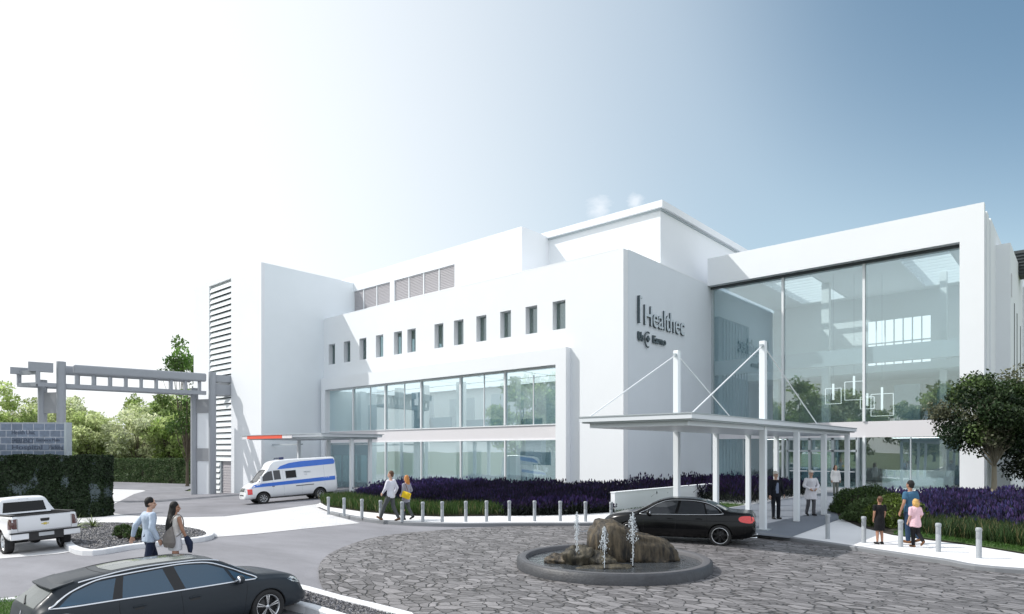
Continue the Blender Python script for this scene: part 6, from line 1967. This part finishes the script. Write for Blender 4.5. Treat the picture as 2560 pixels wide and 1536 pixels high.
# ---------------------------------------------------------------- trees
def tree(name, label, base, h, cr, ch, trunk_r, n, size, cols, clumps=46, seed=1, trunk_h=None, mat=None, barkm=None, group=None, shape='round', lean=(0, 0), cl_r=.22):
    r_ = np.random.default_rng(seed)
    t = thing(name, label, 'tree', (base[0], base[1], base[2]), group=group)
    th = h-ch if trunk_h is None else trunk_h
    cz = h-ch/2
    cen = []
    while len(cen) < clumps:
        p = r_.uniform(-1, 1, 3)
        q = np.linalg.norm(p)
        if q > 1 or q < .25: continue
        if shape == 'cone' and math.hypot(p[0], p[1]) > (1-(p[2]+1)/2)*.95+.08: continue
        cen.append((lean[0]*(p[2]+1)+p[0]*cr*.86, lean[1]*(p[2]+1)+p[1]*cr*.86, cz+p[2]*ch*.46))
    m = MB()
    top = (lean[0], lean[1], h-ch*.45)
    m.tube([(0, 0, -.2), (.02, .01, .15), (lean[0]*.1+.03, 0, th*.5), (lean[0]*.4, lean[1]*.4, th), top], [trunk_r*1.5, trunk_r*1.05, trunk_r*.85, trunk_r*.7, trunk_r*.25], 10)
    for i, c in enumerate(cen):
        if i % 2 and clumps > 30: continue
        s = Vector((lean[0]*.4, lean[1]*.4, th*(.75+.35*r_.random()))); e = Vector(c)
        if s.z > e.z: s.z = max(th*.6, e.z-.4)
        k = s.lerp(e, .5)+Vector((r_.normal()*.1*cr, r_.normal()*.1*cr, .12*cr))
        m.tube([s, k, e], [trunk_r*.30, trunk_r*.18, trunk_r*.06], 5)
    m.build('trunk', barkm or bark_d, t)
    per = n//clumps
    pts = []; C = []
    cols = np.array(cols)
    for c in cen:
        rad = cr*(cl_r+.7*cl_r*r_.random())*(1 if shape != 'cone' else .8)
        d = r_.normal(size=(per, 3)); d /= np.linalg.norm(d, axis=1)[:, None]
        q = rad*r_.uniform(.45, 1.08, per)[:, None]
        p = np.array(c)+d*q*np.array([1.05, 1.05, .8])
        pts.append(p)
        base_c = cols[r_.integers(0, len(cols))]*r_.uniform(.7, 1.3)
        C.append(base_c*r_.uniform(.6, 1.45, (per, 1)))
    pts = np.concatenate(pts); C = np.concatenate(C)
    quads_mesh('crown', leaf_quads(pts, size, .55), np.clip(C, .003, 1), mat or leaf, t)
    return t

tb_ = P(2483, 1263, .12)
tree('broadleaf_tree', 'dark leaved tree with forked pale trunk standing in the purple bed', tb_, 6.3, 3.2, 3.9, .13, 30000, .15, [(.020, .040, .014), (.045, .080, .025), (.012, .028, .010), (.07, .11, .035), (.13, .14, .085)], clumps=84, seed=3, cl_r=.155, trunk_h=2.3, barkm=bark, lean=(.1, 0))
for k, (px, D, hh, lab) in enumerate(((2640, 36, 5.4, 'dense dark tree at the right edge behind the forked tree'), (2600, 50, 4.4, 'low dark tree against the far right wing of the hospital'))):
    q = AT(px, D, .1)
    tree('broadleaf_tree', lab, q, hh, 2.6, hh-.4, .12, 22000, .16, [(.010, .018, .008), (.02, .03, .012)], clumps=46, seed=11+k, trunk_h=.9)

# tall tree rising beside the tower
q = AT(468, 72, -1.2)
tree('poplar_tree', 'sparse tall tree rising above the gateway beside the tower', q, 17.2, 3.6, 13.4, .18, 3600, .36, [(.12, .24, .05), (.07, .13, .03), (.18, .30, .08)], clumps=30, seed=21, trunk_h=3)
# woodland edge beyond the drive: every tree its own
wood = [(-40, 92, 11.6, 5, 0), (30, 84, 13.4, 3.4, 0), (78, 100, 12.6, 4.6, 1), (128, 92, 11.8, 4.4, 1), (178, 97, 13.3, 3.6, 2), (215, 90, 10.2, 4.2, 1), (262, 98, 8.3, 4.4, 2),
        (250, 108, 10.4, 2.2, 3), (305, 96, 11.0, 4.4, 1), (345, 90, 10.5, 4.0, 2), (360, 104, 12.8, 4.2, 0), (402, 96, 13.5, 3.1, 4), (432, 90, 9.4, 3.6, 0), (455, 99, 12.6, 4.2, 1), (494, 92, 9.5, 3.8, 2), (100, 84, 7.5, 4.2, 1), (60, 82, 6.8, 4.0, 2)]
palette = {0: [(.34, .44, .15), (.42, .50, .21)], 1: [(.46, .54, .24), (.52, .58, .31)], 2: [(.52, .57, .33), (.58, .62, .42)], 3: [(.13, .22, .08)], 4: [(.20, .30, .10), (.28, .37, .14)]}
wlab = ['wide tree at the far left of the wood, cut by the frame', 'tall pointed tree at the left edge behind the slate wall', 'broad tree behind the slate wall left of the gateway', 'tree seen between the two left gateway columns',
        'tall tree just right of the left gateway columns', 'rounded pale tree right of the left gateway columns', 'lowest pale tree in the dip of the wood under the gateway', 'small dark conifer in the dip of the wood',
        'light green tree right of the conifer in the wood', 'silvery green tree in the middle under the gateway beam', 'taller green tree behind the silvery one', 'darkest tallest columnar tree under the gateway beam',
        'short green tree right of the dark columnar tree', 'yellow green tree beside the right gateway columns', 'pale tree partly hidden by the right gateway columns', 'low bushy tree just above the slate wall', 'low pale tree above the slate wall near the left edge']
for k, (px, D, hh, cr, pal) in enumerate(wood):
    g = gcam((px-1280)*D/CF, D); q = AT(px, D, g)
    tree('woodland_tree', wlab[k], q, hh, cr, hh*.88, .22, 6500, .42, palette[pal], clumps=40, seed=50+k, trunk_h=1.6, mat=leaf_soft, group='trees of the wood beyond the drive', shape='cone' if pal in (3,) else 'round')
# trees across the road behind the viewer: what the panes mirror
blab = 'green tree outside the picture on the left, mirrored in the panes'
def away(k):
    return W(-64-14*math.sin(k*2.3)**2, -84+k*6.2, 0)
protos = []
for k in range(20):
    q = away(k)
    if k < 3:
        c = tree('roadside_tree', blab, (q.x, q.y, 0), 16+k, 7, 14.5+k, .4, 4600, .8, palette[k % 3], clumps=30, seed=90+k, trunk_h=1.6, mat=leaf_soft, group='roadside trees behind the viewer')
        protos.append(c)
    else:
        c = copy_tree(protos[k % 3]); c.location = (q.x, q.y, 0); c.rotation_euler = (0, 0, k*1.3)
        s_ = .7+.45*((k*7) % 5)/5; c.scale = (s_, s_, s_)
# ---------------------------------------------------------------- fountain
fc = W(2.33, 15.1); FZ = .0
ft = thing('fountain', 'round dark stone fountain basin with pale rim in the middle of the flagstone court', 'fountain', (fc.x, fc.y, 0))
m = MB()
m.lathe([(2.22, -.05), (2.22, .215), (2.16, .25)], 96); m.build('basin_wall', stone_dark, ft)
m = MB(); m.lathe([(2.165, .249), (2.03, .252), (2.0, .23), (2.0, .02)], 96); m.build('rim', stone_rim, ft)
def watermat():
    m, nt, out = newmat('fountain_water'); L = nt.links
    bs = nd(nt, 'ShaderNodeBsdfPrincipled'); bs.inputs['Base Color'].default_value = (.055, .062, .070, 1); bs.inputs['Roughness'].default_value = .07; bs.inputs['Specular IOR Level'].default_value = .9
    tc = nd(nt, 'ShaderNodeTexCoord'); nz = nd(nt, 'ShaderNodeTexNoise'); nz.inputs['Scale'].default_value = 4.5; nz.inputs['Detail'].default_value = 6; nz.inputs['Distortion'].default_value = .8
    L.new(tc.outputs['Object'], nz.inputs['Vector'])
    bp = nd(nt, 'ShaderNodeBump'); bp.inputs['Strength'].default_value = .55; bp.inputs['Distance'].default_value = .06
    L.new(nz.outputs['Fac'], bp.inputs['Height']); L.new(bp.outputs[0], bs.inputs['Normal'])
    L.new(bs.outputs[0], out.inputs['Surface']); return m
m = MB(); m.lathe([(.001, .15), (1.0, .15), (2.01, .15)], 64); o = m.build('water', watermat(), ft)

def rockmat(name, a, b):
    m, nt, out = newmat(name); L = nt.links
    bs = nd(nt, 'ShaderNodeBsdfPrincipled'); bs.inputs['Roughness'].default_value = .6
    tc = nd(nt, 'ShaderNodeTexCoord'); mp = nd(nt, 'ShaderNodeMapping'); mp.inputs['Scale'].default_value = (2.2, 2.2, .8); mp.inputs['Rotation'].default_value = (0, R(12), 0)
    L.new(tc.outputs['Object'], mp.inputs[0])
    n1 = nd(nt, 'ShaderNodeTexNoise'); n1.inputs['Scale'].default_value = 1.7; n1.inputs['Detail'].default_value = 9; n1.inputs['Roughness'].default_value = .68
    L.new(mp.outputs[0], n1.inputs['Vector'])
    mp2 = nd(nt, 'ShaderNodeMapping'); mp2.inputs['Scale'].default_value = (9, 9, 1.1); L.new(tc.outputs['Object'], mp2.inputs[0])
    n2 = nd(nt, 'ShaderNodeTexNoise'); n2.inputs['Scale'].default_value = 1.5; n2.inputs['Detail'].default_value = 5; L.new(mp2.outputs[0], n2.inputs['Vector'])
    ad = nd(nt, 'ShaderNodeMath', operation='MULTIPLY_ADD'); ad.inputs[1].default_value = .6; L.new(n2.outputs['Fac'], ad.inputs[0]); L.new(n1.outputs['Fac'], ad.inputs[2])
    rp = nd(nt, 'ShaderNodeValToRGB'); e = rp.color_ramp.elements
    e[0].position = .66; e[0].color = c4(a); e[1].position = 1.08; e[1].color = c4(b)
    L.new(ad.outputs[0], rp.inputs[0]); L.new(rp.outputs[0], bs.inputs['Base Color'])
    bp = nd(nt, 'ShaderNodeBump'); bp.inputs['Strength'].default_value = .8; bp.inputs['Distance'].default_value = .06
    L.new(ad.outputs[0], bp.inputs['Height']); L.new(bp.outputs[0], bs.inputs['Normal'])
    L.new(bs.outputs[0], out.inputs['Surface']); return m
rock1 = rockmat('boulder_stone', (.004, .0035, .003), (.135, .105, .066))
rock2 = rockmat('boulder_dark', (.005, .005, .004), (.10, .085, .055))

def boulder(label, X, D, z, sx, sy, sz, mat, seed, prof=None, rot=0.0):
    p = W(X, D)
    h = math.atan2(W(1, 0).y, W(1, 0).x)+rot
    t = thing('boulder', label, 'boulder', (p.x, p.y, z), h, group=None)
    m = MB(); nu, nv = 56, 32
    def f(v):
        q = Vector(v)
        if prof:
            # long block: superellipsoid with a height profile along x
            e = .55
            def se(a, ex): return math.copysign(abs(a)**ex, a)
            n1 = noise.fractal(q*1.9+Vector((seed, 0, 0)), .8, 2.1, 6)
            x = se(q.x, .68); y = se(q.y, .6); zz = se(q.z, .42)
            hx = prof(x)
            zt = (zz*.5+.5)*hx
            s = 1+.10*n1
            return (x*sx*s, y*sy*s*(.72+.28*hx), max(-.1, zt*sz*(1+.07*n1)))
        n1 = noise.fractal(q*1.2+Vector((seed*3.1, 0, 0)), 1.0, 2.0, 5)
        s = 1+.24*n1
        return (q.x*sx*s, q.y*sy*s, max(-.1, (q.z*.5+.45)*sz*s))
    vs = []
    for i in range(nv+1):
        th = PI*i/nv
        for j in range(nu):
            a = 2*PI*j/nu; vs.append(f((math.sin(th)*math.cos(a), math.sin(th)*math.sin(a), math.cos(th))))
    fs = [(i*nu+j, (i+1)*nu+j, (i+1)*nu+(j+1) % nu, i*nu+(j+1) % nu) for i in range(nv) for j in range(nu)]
    m.add(vs, fs, 0, True)
    return tag(m.build('stone', mat, t), None)
pf = mono([(-1.05, .94), (-.85, 1.0), (-.5, 1.0), (-.25, .86), (.1, .70), (.6, .58), (.92, .48), (1.05, .34)])
boulder('largest tan boulder in the fountain, high on the left and sloping right', 2.84, 15.35, .02, 1.02, .55, 1.08, rock1, 2.3, pf)
boulder('rounded dark boulder left of the large tan boulder', 1.50, 14.75, .02, .34, .34, .56, rock2, 5.1)
boulder('flat brown stone at the left end of the fountain rocks', 1.12, 14.95, .02, .36, .28, .32, rock1, 8.7)
boulder('dark stone wedged between the round and the large boulder', 1.98, 14.72, .0, .36, .28, .44, rock2, 11.2)
boulder('flat wet slab lying low in front of the boulders', 2.12, 14.25, .0, .66, .30, .22, rock2, 14.9)

def spraymat():
    m, nt, out = newmat('water_spray'); L = nt.links
    d = nd(nt, 'ShaderNodeBsdfPrincipled'); d.inputs['Base Color'].default_value = (.75, .80, .84, 1); d.inputs['Roughness'].default_value = .2
    tr = nd(nt, 'ShaderNodeBsdfTransparent'); mx = nd(nt, 'ShaderNodeMixShader'); mx.inputs[0].default_value = .62
    L.new(tr.outputs[0], mx.inputs[1]); L.new(d.outputs[0], mx.inputs[2]); L.new(mx.outputs[0], out.inputs['Surface']); return m
spray = spraymat()
def jet(label, px, pyb, pyt, spread):
    D = 2.55*CF/(pyb-CY); z1 = CH-(pyt-CY)/CF*D; p = AT(px, D)
    t = thing('water_jet', label, 'water jet', (p.x, p.y, .15), group='water jets of the fountain')
    h = z1-.15
    m = MB(); m.tube([(0, 0, 0), (.004, 0, h*.4), (0, 0.003, h*.8), (0, 0, h*.97)], [.008, .009, .013, .008], 8)
    m.build('column', spray, t)
    m = MB()
    for k in range(230):
        a = rng.uniform(0, 2*PI); q = rng.uniform(0, 1)
        r_ = spread*1.25*(q**.6)*rng.uniform(.1, 1.0); z = h*(1.0-.52*q**1.3)*rng.uniform(.94, 1.02)
        s = rng.uniform(.004, .012)
        m.ell((math.cos(a)*r_, math.sin(a)*r_, z), s*.8, s*.8, s*1.8, 5, 4)
    for k in range(60):
        z = rng.uniform(.1, .9)*h; a = rng.uniform(0, 2*PI); r_ = rng.uniform(0, .06); s = rng.uniform(.004, .010)
        m.ell((math.cos(a)*r_, math.sin(a)*r_, z), s, s, s*2, 5, 4)
    o = m.build('droplets', spray, t); o['kind'] = 'stuff'
    m = MB(); m.cyl(0, 0, -.02, .03, .025, 10); m.build('nozzle', black_p, t)
jet('left water jet, rising in front of the round boulder', 1442, 1414, 1282, .08)
jet('middle and shortest water jet of the fountain', 1511, 1424, 1319, .11)
jet('right water jet with the widest spray, in front of the large boulder', 1582, 1418, 1283, .13)

# ---------------------------------------------------------------- bollards
bol_m = pm('bollard_grey', (.33, .355, .38), rough=.6, var=.10, scale=9, bump=.15)
def bollard(label, px, py, pt, group):
    q = P(px, py, .12)
    if 'p' not in bollard.__dict__: bollard.p = {}
    D = -B*q.x + A*q.y
    h = (CH-(pt-CY)/CF*D)-q.z
    key = group
    if key not in bollard.p:
        t = thing('bollard', label, 'bollard', (q.x, q.y, q.z), group=group)
        r = .060
        m = MB(); m.lathe([(r*1.02, 0), (r, .01), (r, h*.60), (r*.93, h*.61), (r*.93, h*.62), (r, h*.63), (r, h*.86)], 20); m.build('shaft', bol_m, t)
        m = MB(); m.lathe([(r, h*.86), (r*1.16, h*.88), (r*1.16, h*.955), (r*.9, h*.99), (.001, h)], 20); m.build('cap', bol_m, t)
        bollard.p[key] = (t, h)
        return t
    t0, h0 = bollard.p[key]
    c = copy_tree(t0); c.location = q; c.scale = (1, 1, h/h0); c['label'] = label
    return c
k_ = 2560/2473
bl_l = [(793, 1200, 1243), (831, 1202, 1247), (874, 1205, 1252), (919, 1208, 1257), (971, 1211, 1261), (1021, 1212, 1261), (1068, 1211, 1261), (1125, 1210, 1260.5), (1175, 1209, 1260), (1230, 1209, 1259), (1291, 1209, 1259), (1353, 1210, 1259), (1414, 1211, 1260), (1476, 1212, 1262)]
lab = ['leftmost bollard of the left row, at the end of the kerb near the ambulance', 'second bollard of the left row counted from the ambulance end', 'third bollard of the left row, left of the walking couple', 'bollard just left of the striding man in the white shirt',
       'bollard standing in front of the walking couple', 'first bollard right of the couple with the yellow bag', 'second bollard right of the couple with the yellow bag', 'third bollard right of the couple, in front of green grasses',
       'fourth bollard right of the couple, where green grasses turn dark', 'fifth bollard right of the couple, in front of the dark bed', 'sixth bollard right of the couple, below the right end of the glazed bay', 'seventh bollard right of the couple, third from the low white wall',
       'bollard second from the low white wall', 'last bollard of the left row, at the corner of the low white wall']
for (x, t_, b_), l in zip(bl_l, lab): bollard(l, x*k_, b_*k_, t_*k_, 'grey bollards along the left walk')
bl_r = [(1999, 1241, 1302), (2086, 1247, 1311), (2175, 1255, 1321), (2266, 1263, 1333), (2364, 1274, 1348)]
lab = ['leftmost bollard of the right row, nearest the canopy', 'bollard left of the girl in the black dress', 'bollard between the girl in black and the father', 'bollard just right of the child in the pink shirt', 'rightmost bollard, in front of the green grasses']
for (x, t_, b_), l in zip(bl_r, lab): bollard(l, x*k_, b_*k_, t_*k_, 'grey bollards along the right walk')
